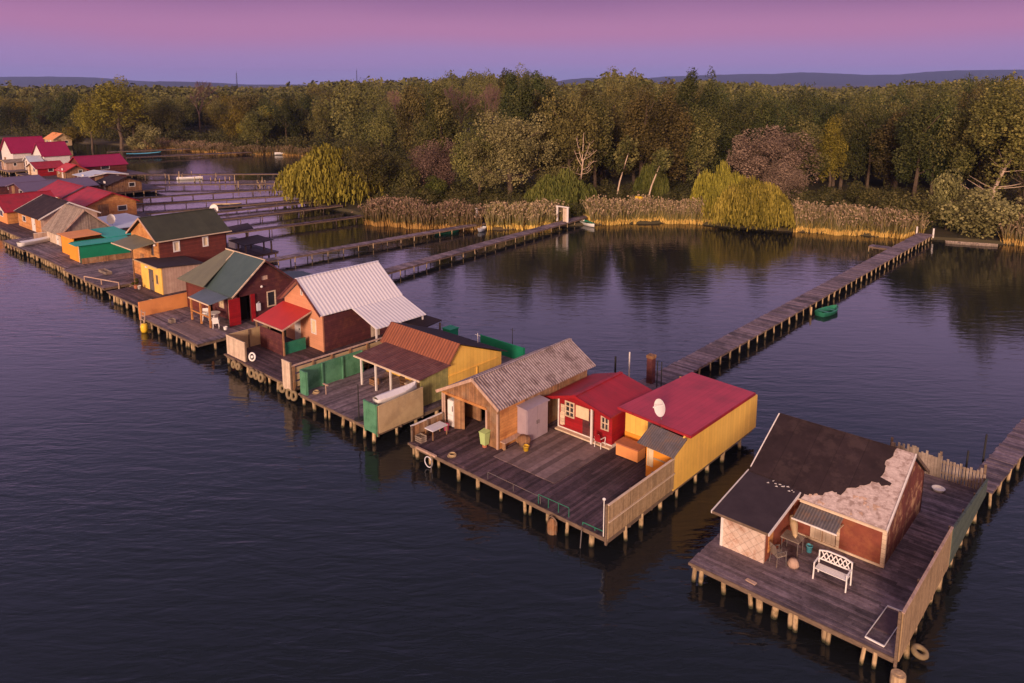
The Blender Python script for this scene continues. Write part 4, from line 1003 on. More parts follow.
# picket fence at the back
t = thing('picket_fence','rough brown picket fence with a gate at the back of the nearest deck','fence',(-6.9,38.8,ZD))
pk = MB(); x = -9.4
while x < -5.3:
    h = ZD+rg.uniform(.85,1.15)+(.12 if x < -7.2 else 0); pk.box(x,x+.10,38.78,38.81,ZD,h); x += .14 if x > -7.2 else .105
pk.build('pickets','greywood',t)
for z_ in (ZD+.25,ZD+.8): MB().box(-9.4,-5.3,38.815,38.86,z_,z_+.07).build('rail','beam',t)
for x in (-9.4,-7.2,-5.35): MB().box(x-.05,x+.05,38.87,38.97,ZD-.2,ZD+1.3).build('post','beam',t)
t = thing('barbecue_grill','dark covered kettle barbecue behind the nearest cabin','barbecue',(-7.9,37.3,ZD))
MB().lathe((-7.9,37.3,ZD+.55),[(.01,0),(.28,.06),(.42,.25),(.42,.32),(.30,.52),(.05,.6),(.01,.6)],16).build('kettle','greymetal',t,True)
for a in (0,2.1,4.2): MB().tube((-7.9+.42*math.cos(a),37.3+.42*math.sin(a),ZD),(-7.9+.2*math.cos(a),37.3+.2*math.sin(a),ZD+.7),.025,.02,6).build('leg','greymetal',t)
single('covered_bundle','dark tarpaulin-covered bundle next to the barbecue','bundle',MB().lathe((-8.6,36.6,ZD),[(.5,0),(.55,.2),(.48,.55),(.25,.8),(.01,.85)],12),'rubber',(-8.6,36.6,ZD),smooth=True)
single('boat_fender','pale round basin lying on the deck behind the nearest cabin','basin',MB().lathe((-6.9,37.5,ZD),[(.01,.02),(.2,.02),(.27,.12),(.29,.12),(.22,0),(.01,0)],14),'whitem',(-6.9,37.5,ZD))
# tyres and big mooring stumps
def tyre(label, x, y, z, r=.3, ax=(0,0,1), m='palerope', group=None):
    return single('old_tyre', label, 'tyre', MB().torus((x,y,z), r, .1, ax), m, (x,y,z-.1), group, True)
tyre('big pale tyre fender at the waterline below the bamboo-mat fence', -4.9, 26.4, .42, .2, (.25,-.1,1))
single('mooring_stump','thick cut stump at the front corner of the nearest deck','stump',MB().tube((-5.1,24.6,-.6),(-5.1,24.6,.62),.26,.23,12).tube((-5.1,24.6,.61),(-5.1,24.6,.64),.1,.1,8),'pile',(-5.1,24.6,0))
boardwalk('boardwalk leading right from the back of the nearest deck', (-5.55,39.0), (-3.5,64.0), 1.15)
for x,y,l in ((-6.3,40.0,'left dark gate post on the nearest boardwalk'),(-6.0,42.6,'farther dark post on the left edge of the nearest boardwalk')):
    single('gate_post',l,'post',MB().tube((x,y,ZD-.3),(x+.03,y,ZD+1.25),.05,.045,8),'rubber',(x,y,ZD))

# ---------------------------------------------------------------- deck B with three cabins
B_ = deck('broad dark deck in front of the three neighbouring cabins', -29.0, -16.2, 24.0, 38.0, 'y', 'deckdark', sp=1.5, inner=2.9)
pt = MB(); planks(pt, -24.6, -20.6, 25.9, 30.3, ZD+.035, 'y', .3, .03, .02); pt.build('patch_boards', 'deckpink', B_, label='lighter worn boards in the middle of the deck')
pt = MB(); planks(pt, -28.9, -24.7, 24.1, 31.4, ZD+.033, 'y', .2, .03, .02); pt.build('patch_boards', K['deckdark'], B_)
# old cabin
OC = thing('fishing_cabin', 'old brown board cabin with weathered corrugated roof, left of the red cottage', 'cabin', (-27, 31, ZD))
x0, x1 = -29.1, -24.85; yf, yb = 26.55, 34.2
gp = [(x0, 2.98), (-26.5, 4.34), (x1, 3.34)]
wall('wall', 'y', yf, gp, ZD, 'oldwood', OC, openings=[(-28.95,-25.75,ZD,2.88)], label='front gable of old brown boards with a wide open porch')
wall('wall', 'x', x1, [(yf+.09, 3.30), (28.6, 3.30)], ZD, 'orangewood', OC, inward=-1, label='front part of the side wall with orange boards'); wall('wall', 'x', x1-.01, [(28.6, 3.30), (yb, 3.30)], ZD, 'oldwood', OC, inward=-1)  # orange boards on the front stretch, brown ones behind
wall('wall', 'x', x0, [(yf+.09, 2.95), (yb, 2.95)], ZD, 'oldwood', OC)
wall('wall', 'y', yb, gp, ZD, 'oldwood', OC, inward=-1)
wall('wall', 'y', 28.3, [(x0+.1, 2.9), (x1-.1, 2.9)], ZD, 'oldwood', OC, openings=[(-27.9,-27.0,ZD,2.75),(-26.35,-25.8,1.6,2.6)], label='inner porch wall')
MB().box(-28.0,-26.9,29.6,29.65,ZD,2.9).build('room_shade_sheet', 'dark', OC)  # added black sheet behind the doorway, indoor shade put into its colour
MB().box(x0+.1, x1-.1, yf+.1, 28.3, 2.9, 2.94).build('porch_ceiling', 'oldwood', OC)
window('y', 28.3, -1, -26.35, -25.8, 1.6, 2.6, OC, 'white', 'glass', .06, (1, 2))
MB().box(-26.95,-26.5,28.18,28.25,ZD+.1,2.7).build('shutter', 'orangewood', OC, label='orange-brown shutter beside the open doorway')
MB().hexa([(-28.35,26.75,ZD+.04),(-27.85,27.05,ZD+.04),(-27.83,27.0,ZD+.04),(-28.33,26.70,ZD+.04)], [(-28.35,26.75,2.7),(-27.85,27.05,2.7),(-27.83,27.0,2.7),(-28.33,26.70,2.7)]).build('door', 'oldwood', OC, label='brown door leaf standing open')
for xx in (-29.05,-28.9,-25.7,x1-.06): MB().box(xx-.05,xx+.05,yf-.06,yf-.003,ZD,2.9).build('post','pinkwood',OC)
MB().box(-29.1,-25.7,yf-.05,yf-.003,2.86,3.0).build('lintel','orangewood',OC)
gable_y(OC, -29.3, -26.5, -24.6, 26.3, 34.7, 2.96, 4.38, 3.22, 'oldcorr', tr='pinkwood')
t = thing('fridge','tall white fridge standing in the porch of the old cabin','fridge',(-28.6,27.0,ZD))
MB().box(-28.86,-28.4,26.75,27.2,ZD+.07,2.5).build('body','whitem',t); MB().box(-28.85,-28.41,26.70,26.745,ZD+.75,2.49).build('door','whitem',t); MB().box(-28.85,-28.41,26.70,26.745,ZD+.09,ZD+.73).build('door','whitem',t); MB().box(-28.47,-28.44,26.66,26.699,1.9,2.2).build('handle','greymetal',t)
bucket('pink bucket on the deck at the foot of the fridge', -28.55, 26.3, 'pink', .17, .36)
t = thing('waste_bin','light green bin with an open lid in front of the old cabin','bin',(-25.6,26.35,ZD))
MB().hexa([(-25.78,26.15,ZD+.2),(-25.46,26.15,ZD+.2),(-25.46,26.45,ZD+.2),(-25.78,26.45,ZD+.2)],[(-25.83,26.1,ZD+.85),(-25.41,26.1,ZD+.85),(-25.41,26.5,ZD+.85),(-25.83,26.5,ZD+.85)]).build('body','litegreen',t)
MB().slab([(-25.85,26.08,ZD+.86),(-25.39,26.08,ZD+.86),(-25.39,26.52,ZD+.92),(-25.85,26.52,ZD+.92)],.035).build('lid','litegreen',t)
MB().lathe((-25.62,26.3,ZD),[(.01,0),(.12,0),(.14,.19),(.01,.19)],12).build('stand','terra',t)
fence('low brown board fence at the left front corner of the broad deck', (-28.98,24.15), (-28.98,26.4), ZD, 1.75, 'oldwood', side=-1, posts=1.1)
t = thing('side_table','low table with a pale sheet beside the low board fence','table',(-28.4,25.2,ZD))
MB().box(-28.75,-28.1,24.9,26.0,ZD+.55,ZD+.60).build('tabletop','palewh',t)
for sx in (-28.7,-28.15):
    for sy in (24.95,25.95): MB().box(sx-.025,sx+.025,sy-.025,sy+.025,ZD,ZD+.55).build('leg','oldwood',t)
t = thing('wardrobe_cabinet','lilac two-door cabinet against the side of the old cabin','cabinet',(-24.5,28.9,ZD))
MB().box(-24.84,-24.2,28.0,29.75,ZD+.06,2.85).build('carcass','lilac',t); MB().slab([(-24.85,27.93,2.87),(-24.12,27.93,2.80),(-24.12,29.82,2.80),(-24.85,29.82,2.87)],.05).build('top','lilac',t)
for a,b_ in ((28.04,28.86),(28.89,29.71)): MB().box(-24.197,-24.165,a,b_,ZD+.12,2.78).build('door','lilac',t)
MB().box(-24.163,-24.14,28.78,28.82,1.8,2.0).build('handle','greymetal',t); MB().box(-24.163,-24.14,28.93,28.97,1.8,2.0).build('handle','greymetal',t)
t = thing('plank_bench','low rough bench along the orange side wall','bench',(-24.6,27.3,ZD))
MB().box(-24.84,-24.5,26.65,27.95,ZD+.42,ZD+.47).build('seat','pinkwood',t)
for yy in (26.75,27.85): MB().box(-24.8,-24.55,yy-.03,yy+.03,ZD,ZD+.42).build('leg','oldwood',t)
single('wicker_basket','dark round basket on the deck before the lilac cabinet','basket',MB().lathe((-24.15,27.75,ZD),[(.01,0),(.22,.02),(.33,.28),(.36,.45),(.30,.55),(.01,.6)],14),'oldwood',(-24.15,27.75,ZD),smooth=True)
bucket('yellow bucket beside the dark basket', -23.75, 27.45, 'buck', .16, .3)
# red cottage
RC = thing('red_cottage', 'small bright red cottage with crimson gable roof between the old and yellow cabins', 'cabin', (-22.4, 32.5, ZD))
x0, x1 = -24.2, -20.65; yf, yb = 30.7, 34.3
gp = [(x0, 2.78), (-22.75, 3.22), (x1, 2.82)]
wall('wall', 'y', yf, gp, ZD+.16, 'redpaint', RC, openings=[(-23.75,-23.1,1.75,2.65),(-21.35,-20.85,1.75,2.5),(-22.55,-21.95,1.05,2.5)])
wall('wall', 'x', x1, [(yf+.09, 2.8), (yb, 2.8)], ZD+.16, 'redpaint', RC, inward=-1)
wall('wall', 'x', x0, [(yf+.09, 2.78), (yb, 2.78)], ZD+.16, 'redpaint', RC)
wall('wall', 'y', yb, gp, ZD+.16, 'redpaint', RC, inward=-1)
MB().box(x0-.03, x1+.03, yf-.03, yb+.03, ZD, ZD+.158).build('plinth', 'white', RC)
MB().box(x0-.02, x1+.05, yf-.3, yf-.032, ZD, ZD+.10).build('step', 'cream', RC)
window('y', yf, -1, -23.75, -23.1, 1.75, 2.65, RC, 'cream', 'glass', .07, (2, 3)); window('y', yf, -1, -21.35, -20.85, 1.75, 2.5, RC, 'cream', 'glass', .06, (2, 2))
door('y', yf+.02, -1, -22.55, -21.95, 1.07, 2.5, RC, 'maroon')
MB().box(-22.98,-22.12,yf-.06,yf-.02,1.95,2.62).build('notice_board', 'curtain', RC)
MB().box(x0-.03,x0+.06,yf-.035,yf-.003,ZD+.16,2.75).build('corner_board','white',RC)
MB().box(-21.72,-21.62,yf-.45,yf-.35,ZD,2.9).build('porch_post','white',RC)
gable_y(RC, -24.75, -22.75, -20.42, 30.2, 34.6, 2.66, 3.28, 2.74, 'redroof', tr='redpaint')
single('beach_towel','pale towel hanging from the left window of the red cottage','towel',MB().box(-23.98,-23.72,yf-.09,yf-.05,1.25,2.4).box(-24.0,-23.8,yf-.12,yf-.091,1.2,1.9),'cream',(-23.85,yf-.1,1.2))
chair('white tubular chair folded before the red cottage', -21.15, 30.35, 'whitem', R(180), seatm='redpaint', s=.9)
# yellow cabin
YC = thing('yellow_cabin', 'bright yellow cabin with flat pinkish-red roof, right of the red cottage', 'cabin', (-18.2, 33.5, ZD))
wall('wall', 'y', 31.4, [(-20.3, 3.03), (-18.1, 3.03)], ZD, 'yellow', YC, openings=[(-18.95,-18.2,ZD,2.75)])
MB().box(-20.29,-18.97,31.36,31.398,ZD+.02,1.72).build('panel', 'orange', YC, label='orange lower panel')
door('y', 31.4+.02, -1, -18.93, -18.22, ZD+.03, 2.73, YC, 'greymetal', label='grey metal door')
wall('wall', 'x', -17.8, [(29.45+.09, 2.62), (31.4, 3.0)], ZD, 'cream', YC)
wall('wall', 'y', 29.45, [(-17.8, 2.62), (-16.3, 2.60)], ZD-.15, 'orange', YC, openings=[(-17.74,-17.4,1.5,2.4)], label='orange front box of the cabin')
window('y', 29.45, -1, -17.74, -17.4, 1.5, 2.4, YC, 'curtain', 'curtain', .05)
bt = MB(); bt.box(-17.38,-16.3,29.41,29.448,1.95,2.02); bt.build('batten','tan',YC)
wall('wall', 'x', -16.2, [(29.3, 2.60), (30.3, 3.18), (37.35, 3.06), (37.36,2.75), (38.3, 2.7)], ZD-.12, 'yellow', YC, inward=-1, label='long yellow side wall')
wall('wall', 'x', -20.3, [(31.49, 3.03), (37.2, 2.97)], ZD, 'yellow', YC)
wall('wall', 'y', 37.2, [(-20.4, 2.97), (-16.3, 2.97)], ZD, 'yellow', YC, inward=-1, openings=[(-19.0,-18.2,ZD,2.6)])
door('y', 37.2, 1, -19.0, -18.2, ZD+.02, 2.58, YC, 'orange')
ry = roof_slab('roof', [(-20.45,30.95,3.10),(-15.97,30.30,3.22),(-15.98,37.4,3.10),(-20.1,38.0,3.0)], 'pinkroof', YC, .07)
trim(ry, [((-20.48,30.93,3.11),(-15.95,30.28,3.23)), ((-15.94,30.28,3.22),(-15.95,37.4,3.11))], 'redroof', .05, .13)
py = roof_slab('porch_roof', [(-18.15,29.15,2.62),(-16.1,29.05,2.55),(-16.05,30.2,3.08),(-18.1,30.35,3.14)], 'greymetal', YC, .04, label='small corrugated grey roof over the orange box')
dish('white satellite dish on the front edge of the pinkish-red roof', -17.95, 31.0, 3.2, .66, .44, face=(-.38,-.9,.12))
t = thing('storage_chest','orange-brown storage chest before the yellow cabin','chest',(-19.4,30.55,ZD))
MB().box(-20.05,-18.75,30.2,30.9,ZD+.05,ZD+.66).build('body','orangefence',t); MB().box(-20.1,-18.7,30.15,30.95,ZD+.665,ZD+.73).build('lid','terra',t)
fence('cream slat fence on the right edge of the broad deck', (-16.2,23.95), (-16.2,29.3), ZD, 2.42, 'bamboo', side=1, posts=1.8, railz=[.52], rm='cream')
single('lamp_knob','thin white pole with a knob at the corner of the slat fence','pole',MB().tube((-16.45,24.0,ZD),(-16.45,24.0,2.55),.02,.02,6).lathe((-16.45,24.0,2.53),[(.01,0),(.07,.05),(.07,.1),(.01,.14)],10),'whitem',(-16.45,24.0,ZD))
railing('pale pipe railing on the left front edge of the broad deck', (-23.3,24.12), (-20.0,24.12), ZD, .35, 'greymetal', 2, .016)
railing('green pipe railing on the right front edge of the broad deck', (-20.1,24.1), (-18.4,24.15), ZD, .45, 'boatgreen', 3, .016)
railing('low green rail at the right corner of the broad deck', (-17.6,24.1), (-16.35,24.15), ZD, .12, 'boatgreen', 2)
t = thing('landing_net','brown landing net hanging in front of the broad deck','net',(-19.0,23.7,.2))
MB().torus((-19.0,23.75,.62),.24,.03,(0,1,.1)).torus((-19.0,23.72,.15),.24,.03,(0,1,.1)).build('ring','beam',t); MB().lathe((-19.0,23.74,-.1),[(.18,0),(.23,.3),(.23,.7),(.05,.9)],10).build('mesh_bag','oldwood',t)
for i,(x,l) in enumerate(((-26.9,'left boat hook pole leaning on the broad deck'),(-17.4,'right pole standing in the water at the broad deck'))):
    single('mooring_pole',l,'pole',MB().tube((x,23.6,-.6),(x,23.75,.95),.025,.025,6),'greymetal',(x,23.6,0))
t = thing('boat_fender','looped rope and pale fender board hanging at the left of the broad deck','fender',(-27.5,23.85,.3))
MB().torus((-27.3,23.86,.45),.28,.025,(0,1,0)).build('rope','palewh',t); MB().box(-28.2,-26.7,23.78,23.9,.92,1.02).build('board','pinkwood',t)
for x,y,z1,r,m_,l,c in ((-26.3,39.3,2.1,.07,'rubber','short dark post behind the red cottage','post'),(-25.1,39.1,2.75,.05,'white','white pole behind the red cottage','pole')):
    single('mooring_post',l,c,MB().tube((x,y,-.5),(x,y,z1),r,r*.9,8),m_,(x,y,0))
t = thing('tall_locker','narrow tall brown locker on the boardwalk behind the red cottage','locker',(-23.8,39.6,ZD))
MB().box(-24.0,-23.6,39.4,39.8,ZD,2.55).build('body','maroon',t); MB().box(-24.03,-23.57,39.37,39.83,2.555,2.75).build('cap','oldwood',t)
for x in (-23.1,-22.8): single('gate_post','thin dark gate post %s the tall locker' % ('just right of' if x < -23 else 'second to the right of'),'post',MB().tube((x,39.2,ZD),(x,39.2,2.65),.035,.035,6),'rubber',(x,39.2,ZD))
boardwalk('long straight boardwalk from behind the yellow cabin to the far shore', (-23.6,38.2), (-23.6,104.6), 1.75, sp=1.5)
t = boardwalk('short side jetty on the left of the long boardwalk', (-26.6,92.6), (-24.5,92.6), 1.3)
rowboat('small green rowing boat moored on the right of the long boardwalk', -21.6, 64.8, R(80), 2.9, 1.3, inner='boatgreen')
single('mooring_post','orange-topped post beside the small green rowing boat','post',MB().tube((-22.4,63.0,-.5),(-22.4,63.0,.9),.09,.08,8),'pile',(-22.4,63.0,0))
rowboat('long pale flat boat drawn up on the bank right of the landing', -18.6, 105.0, R(20), 5.6, 1.1, 'greywood', 'greywood', name='flat_boat', h=.35)

# ---------------------------------------------------------------- deck C: rust and yellow cabin
deck('greyish plank deck with a green screen wall, under the rust-roofed cabin', -39.0, -31.2, 23.7, 37.0, 'y', 'deck', sp=1.5)
Cc = thing('fishing_cabin', 'rust-roofed cabin with yellow gable wall and white-posted veranda', 'cabin', (-35, 31, ZD))
x0, x1 = -37.9, -31.85; yf = 29.55; yb = 34.3
gp = [(yf, 2.92), (30.4, 3.93), (yb, 2.42)]
wall('wall', 'x', x1, gp, ZD, 'yellow', Cc, inward=-1, label='yellow gable wall'); wall('wall', 'x', x0, gp, ZD, 'olive', Cc)
wall('wall', 'y', yf, [(x0+.09, 2.9), (x1-.09, 2.9)], ZD, 'yellow', Cc, openings=[(-33.6,-32.7,1.7,2.5),(-35.2,-34.4,ZD,2.6)])
window('y', yf, -1, -33.6, -32.7, 1.7, 2.5, Cc, 'white', 'curtain', .07, (2,1)); door('y', yf+.02, -1, -35.2, -34.4, ZD+.03, 2.58, Cc, 'white')
wall('wall', 'y', yb, [(x0+.09, 2.42), (x1-.09, 2.42)], ZD, 'yellow', Cc, inward=-1)
wall('wall', 'x', x1+.02, [(27.35, 2.72), (29.53, 2.90)], ZD-.1, 'olive', Cc, inward=-1, label='olive green board side of the veranda')
wl = MB(); wl.box(-31.86,-31.79,29.55,33.9,2.10,2.16); wl.box(-31.86,-31.79,32.0,32.06,1.0,2.09); wl.build('batten','yellow',Cc)
ra = roof_slab('roof', [(-38.25,yf-.12,2.86),(-31.65,yf-.12,2.86),(-31.65,30.4,4.0),(-38.25,30.4,3.98)], 'rust', Cc, .05, label='orange rusty upper roof')
rb = roof_slab('roof', [(-38.25,30.402,3.98),(-31.65,30.402,4.0),(-31.65,34.7,2.36),(-38.25,34.7,2.36)], 'tar', Cc, .05, label='dark rear roof slope')
rc = roof_slab('veranda_roof', [(-37.75,27.0,2.70),(-31.55,27.0,2.70),(-31.55,29.55,2.93),(-37.75,29.55,2.93)], 'rust2', Cc, .045, label='dark red rusty veranda roof')
trim(rc, [((-37.8,26.97,2.69),(-31.5,26.97,2.69))], 'cream', .05, .1)
for x,y in ((-37.2,27.1),(-35.75,27.1),(-34.3,27.1),(-32.0,27.1)): MB().box(x-.05,x+.05,y-.05,y+.05,ZD,2.68).build('post','white',Cc)
fence('green screen wall along the left side of the grey plank deck', (-38.95,23.8), (-38.95,28.4), ZD-.1, 2.35, 'green', side=-1, posts=1.7, pm='green', rm='green')
fence('short green return panel at the left front corner of the grey plank deck', (-38.9,23.78), (-38.3,23.78), ZD-.1, 2.35, 'green', side=1, posts=1, pm='green', rm='green')
fence('small bright green panel at the right front corner of the grey plank deck', (-32.35,23.62), (-31.25,23.62), ZD-.15, 2.4, 'green', side=1, posts=1.2, pm='green', rm='green')
fence('tan board fence right of the bright green panel', (-31.15,23.7), (-31.15,26.9), ZD-.1, 2.35, 'tan', z1b=2.45, side=1, posts=1.7, rm='tan')
fence('green corrugated screen at the back of the rust-roofed cabin', (-36.3,36.9), (-32.2,36.9), ZD-.2, 1.85, 'green2', side=1, posts=2, pm='green2', rm='green2')
single('storage_box','green storage box among the dark clutter behind the rust-roofed cabin','box',MB().box(-39.3,-38.5,36.0,36.8,ZD,1.9).box(-39.35,-38.45,35.95,36.85,1.91,1.98),'green2',(-38.9,36.4,ZD))
sh = thing('lean_to_shed','low dark roofed lean-to behind the white-roofed cabin','shed',(-40.3,35.5,ZD))
MB().slab([(-43,34.4,2.2),(-39.6,34.4,2.2),(-39.6,36.2,2.4),(-43,36.2,2.4)],.06).build('roof','tar',sh)
for x in (-42.9,-41.2,-39.7):
    for y in (34.5,36.1): MB().box(x-.05,x+.05,y-.05,y+.05,ZD,2.25).build('post','beam',sh)
t = rowboat('white kayak under a cover resting behind the tan board fence', -31.75, 25.45, R(89), 2.9, .75, 'whitem', 'whitem', ZD+1.30, .34, cover='whitem', name='kayak')
tr = thing('boat_trestle','low trestle carrying the white kayak','trestle',(-31.7,25.2,ZD))
for y in (24.3,26.1):
    MB().box(-32.1,-31.35,y-.04,y+.04,ZD+1.18,ZD+1.26).build('crossbar','beam',tr)
    for x in (-32.05,-31.45): MB().box(x-.03,x+.03,y-.03,y+.03,ZD,ZD+1.18).build('leg','beam',tr)
single('parasol_pole','dark slender pole standing at the front edge of the grey plank deck','pole',MB().tube((-33.2,23.9,ZD),(-33.2,23.9,ZD+2.1),.035,.03,8).lathe((-33.2,23.9,ZD),[(.01,0),(.28,0),(.28,.07),(.05,.1),(.01,.1)],14),'rubber',(-33.2,23.9,ZD))
single('small_post_table','small T-shaped rod rest on the grey plank deck','rod rest',MB().tube((-37.6,24.7,ZD),(-37.6,24.7,ZD+.6),.03,.03,6).box(-37.85,-37.35,24.65,24.75,ZD+.6,ZD+.65),'pinkwood',(-37.6,24.7,ZD))

# ---------------------------------------------------------------- deck D: white corrugated roof
deck('deck under the cabin with the white corrugated roof', -48.9, -39.9, 24.0, 37.0, 'x', 'deckdark', sp=1.4)
Dd = thing('fishing_cabin', 'salmon-fronted cabin with white corrugated roof and bright red porch roof', 'cabin', (-46.4, 32, ZD))
x0, x1 = -48.8, -43.95; yf, yb = 28.85, 35.4
gp = [(x0, 3.95), (-46.4, 5.72), (x1, 3.92)]
wall('wall', 'y', yf, gp, ZD, 'salmon', Dd, openings=[(-45.4,-44.75,2.0,3.1),(-46.55,-46.3,4.6,5.1),(-47.6,-46.8,ZD,3.0)], label='salmon front gable')
window('y', yf, -1, -45.4, -44.75, 2.0, 3.1, Dd, 'white', 'curtain', .09); window('y', yf, -1, -46.55, -46.3, 4.6, 5.1, Dd, 'white', 'glass', .05)
door('y', yf+.02, -1, -47.6, -46.8, ZD+.03, 2.98, Dd, 'white')
wall('wall', 'x', x1, [(yf+.09, 3.9), (yb, 3.9)], ZD, 'maroon', Dd, inward=-1, label='dark maroon side wall', openings=[(33.0,33.8,ZD,2.9)])
door('x', x1-.02, 1, 33.0, 33.8, ZD+.03, 2.88, Dd, 'creamv')
wall('wall', 'x', x0, [(yf+.09, 3.9), (yb, 3.9)], ZD, 'maroon', Dd); wall('wall', 'y', yb, gp, ZD, 'maroon', Dd, inward=-1)
MB().box(x1-.12,x1+.03,yf-.03,yf-.003,ZD,3.8).build('corner_board','salmon',Dd)
gable_y(Dd, -49.15, -46.4, -43.5, 28.4, 35.75, 3.82, 5.84, 3.70, 'whitecorr', tr='maroon')
lr = roof_slab('porch_roof', [(-43.52,31.05,3.68),(-40.75,31.05,2.72),(-40.75,35.7,2.72),(-43.52,35.7,3.68)], 'whitecorr', Dd, .05, label='white corrugated side porch roof')
for y in (31.2,33.4,35.5): MB().box(-40.98,-40.88,y-.05,y+.05,ZD,2.7).build('porch_post','white',Dd)
rr = roof_slab('porch_roof', [(-49.0,26.45,2.78),(-45.25,26.45,2.78),(-45.25,28.84,3.62),(-49.0,28.84,3.62)], 'brightred', Dd, .06, label='bright red front porch roof')
trim(rr, [((-49.05,26.42,2.79),(-45.2,26.42,2.79)), ((-45.22,26.42,2.79),(-45.22,28.84,3.63))], 'pinkwood', .05, .1)
for x in (-48.9,-45.35): MB().box(x-.05,x+.05,26.5,26.6,ZD,2.76).build('porch_post','oldwood',Dd)
MB().box(-48.4,-45.45,26.50,26.54,ZD,2.45).build('screen','maroon',Dd, label='dark wind screen under the red porch roof')
single('green_bench_cushions','dark green cushioned bench under the red porch roof','bench',MB().box(-46.2,-45.5,26.8,28.4,ZD,ZD+.42).box(-46.2,-45.5,26.8,28.4,ZD+.43,ZD+.52).box(-45.6,-45.5,26.8,28.4,ZD+.53,ZD+.85),'boatgreen',(-45.8,27.6,ZD))
fence('cream front panel at the left corner of the white-roofed cabin deck', (-48.8,24.15), (-46.3,24.15), ZD-.1, 2.25, 'creamv', side=1, posts=1.3, rm='cream')
fence('tan low wall along the left side of the white-roofed cabin deck', (-48.85,24.25), (-48.85,27.4), ZD-.05, 2.2, 'tan', side=-1, posts=1.6, rm='tan')
fence('short cream gate panel at the right front corner of the white-roofed cabin deck', (-40.9,23.75), (-40.0,23.75), ZD-.2, 2.55, 'creamv', side=1, posts=1, rm='cream')
t = thing('board_fence','long cream horizontal-board fence with dark posts beside the green screen wall','fence',(-40.0,28,ZD))
for z0_,z1_ in ((.85,1.22),(1.34,1.72),(1.84,2.16)): MB().box(-40.03,-39.99,23.85,32.5,z0_,z1_).build('board','creamv' if False else 'tan',t)
MB().box(-40.06,-39.93,23.85,32.5,2.3,2.37).build('top_rail','pinkwood',t)
for i in range(7): MB().box(-39.985,-39.89,23.9+i*1.42,24.02+i*1.42,.4,2.3).build('post','oldwood',t)
single('wheel_reel','round white hose reel at the foot of the cream front panel','reel',MB().torus((-46.0,24.5,1.25),.26,.06,(.3,-1,.2)).tube((-46.0,24.42,1.25),(-46.0,24.6,1.25),.1,.1,10),'whitem',(-46.0,24.5,ZD),smooth=True)
for i,(x,r_) in enumerate(((-47.2,.2),(-46.6,.17),(-44.8,.22),(-44.2,.2),(-43.6,.22),(-41.0,.2),(-40.2,.28),(-39.7,.24))):
    tyre('small pale tyre fender, %s from the left of the row before the white-roofed cabin deck' % ['first','second','third','fourth','fifth','sixth','seventh','eighth'][i], x, 23.75, .62 if i < 6 else .5, r_, (.1*(i%3),-1,.2), group='tyre fenders before the white-roofed cabin')

# ---------------------------------------------------------------- deck E: blue-green roofs
E_ = deck('deck with a lighter plank landing, under the blue-green roofed cabin', -62.0, -52.2, 23.6, 36.5, 'x', 'deck', sp=1.4)
pt = MB(); planks(pt, -57.9, -53.0, 23.9, 25.9, ZD+.035, 'x', .3, .03, .02); pt.build('patch_boards','deckpink',E_,label='lighter plank landing')
Ee = thing('fishing_cabin', 'maroon cabin with blue-green and grey-green roofs and an open red door', 'cabin', (-57.5, 30, ZD))
x0, x1 = -60.2, -54.2; yf, yb = 28.0, 33.0
gp = [(yf, 3.70), (30.25, 5.62), (yb, 3.45)]
wall('wall', 'x', x1, gp, ZD, 'maroon', Ee, inward=-1, openings=[(28.1,29.0,ZD,3.1),(30.45,31.25,1.75,3.05),(30.0,30.7,4.0,4.5)], label='maroon gable wall with the doorway')
window('x', x1, 1, 30.45, 31.25, 1.75, 3.05, Ee, 'cream', 'glass', .09); window('x', x1, 1, 30.0, 30.7, 4.0, 4.5, Ee, 'maroon', 'pinkwood', .07)
MB().box(x1-1.0,x1-.95,28.05,29.2,ZD,3.2).build('room_shade_sheet','dark',Ee)  # black sheet inside the red doorway stands for the room's shade
wall('wall', 'x', x0, gp, ZD, 'maroon', Ee); wall('wall', 'y', yb, [(x0,3.4),(x1,3.4)], ZD, 'maroon', Ee, inward=-1)
wall('wall', 'y', yf, [(x0,3.55),(x1,3.55)], ZD, 'maroon', Ee, openings=[(-57.4,-56.6,1.7,2.9),(-59.6,-58.9,1.7,2.9),(-55.9,-55.1,ZD,3.0)])
window('y', yf, -1, -57.4, -56.6, 1.7, 2.9, Ee, 'cream', 'curtain', .08, (2,2)); window('y', yf, -1, -59.6, -58.9, 1.7, 2.9, Ee, 'cream', 'curtain', .08, (2,2)); door('y', yf+.02, -1, -55.9, -55.1, ZD+.03, 2.98, Ee, 'cream')
d = MB().hexa([(-54.17,27.15,ZD+.03),(-54.10,27.15,ZD+.03),(-54.10,28.08,ZD+.03),(-54.17,28.08,ZD+.03)],[(-54.17,27.15,3.08),(-54.10,27.15,3.08),(-54.10,28.08,3.08),(-54.17,28.08,3.08)]).build('door','redpaint',Ee,label='red door leaf folded open')
MB().box(-54.15,-54.08,29.02,29.35,ZD,3.15).build('door_frame','redpaint',Ee)
single('wall_lamp','small white lamp on the maroon gable wall','lamp',MB().lathe((-54.1,30.0,3.5),[(.01,0),(.09,.03),(.11,.12),(.01,.2)],10),'whitem',(-54.1,30.0,3.5))
single('hanging_bag','pale bag hanging on the wall right of the open red door','bag',MB().box(-54.12,-53.98,29.45,29.75,1.7,2.3).tube((-54.08,29.5,2.3),(-54.08,29.7,2.42),.02,.02,5),'palewh',(-54.05,29.6,1.7))
te = roof_slab('roof', [(-58.6,27.35,3.25),(-53.85,27.35,3.25),(-53.85,30.25,5.70),(-58.6,30.25,5.70)], 'roofteal', Ee, .07, label='blue-green front slope')
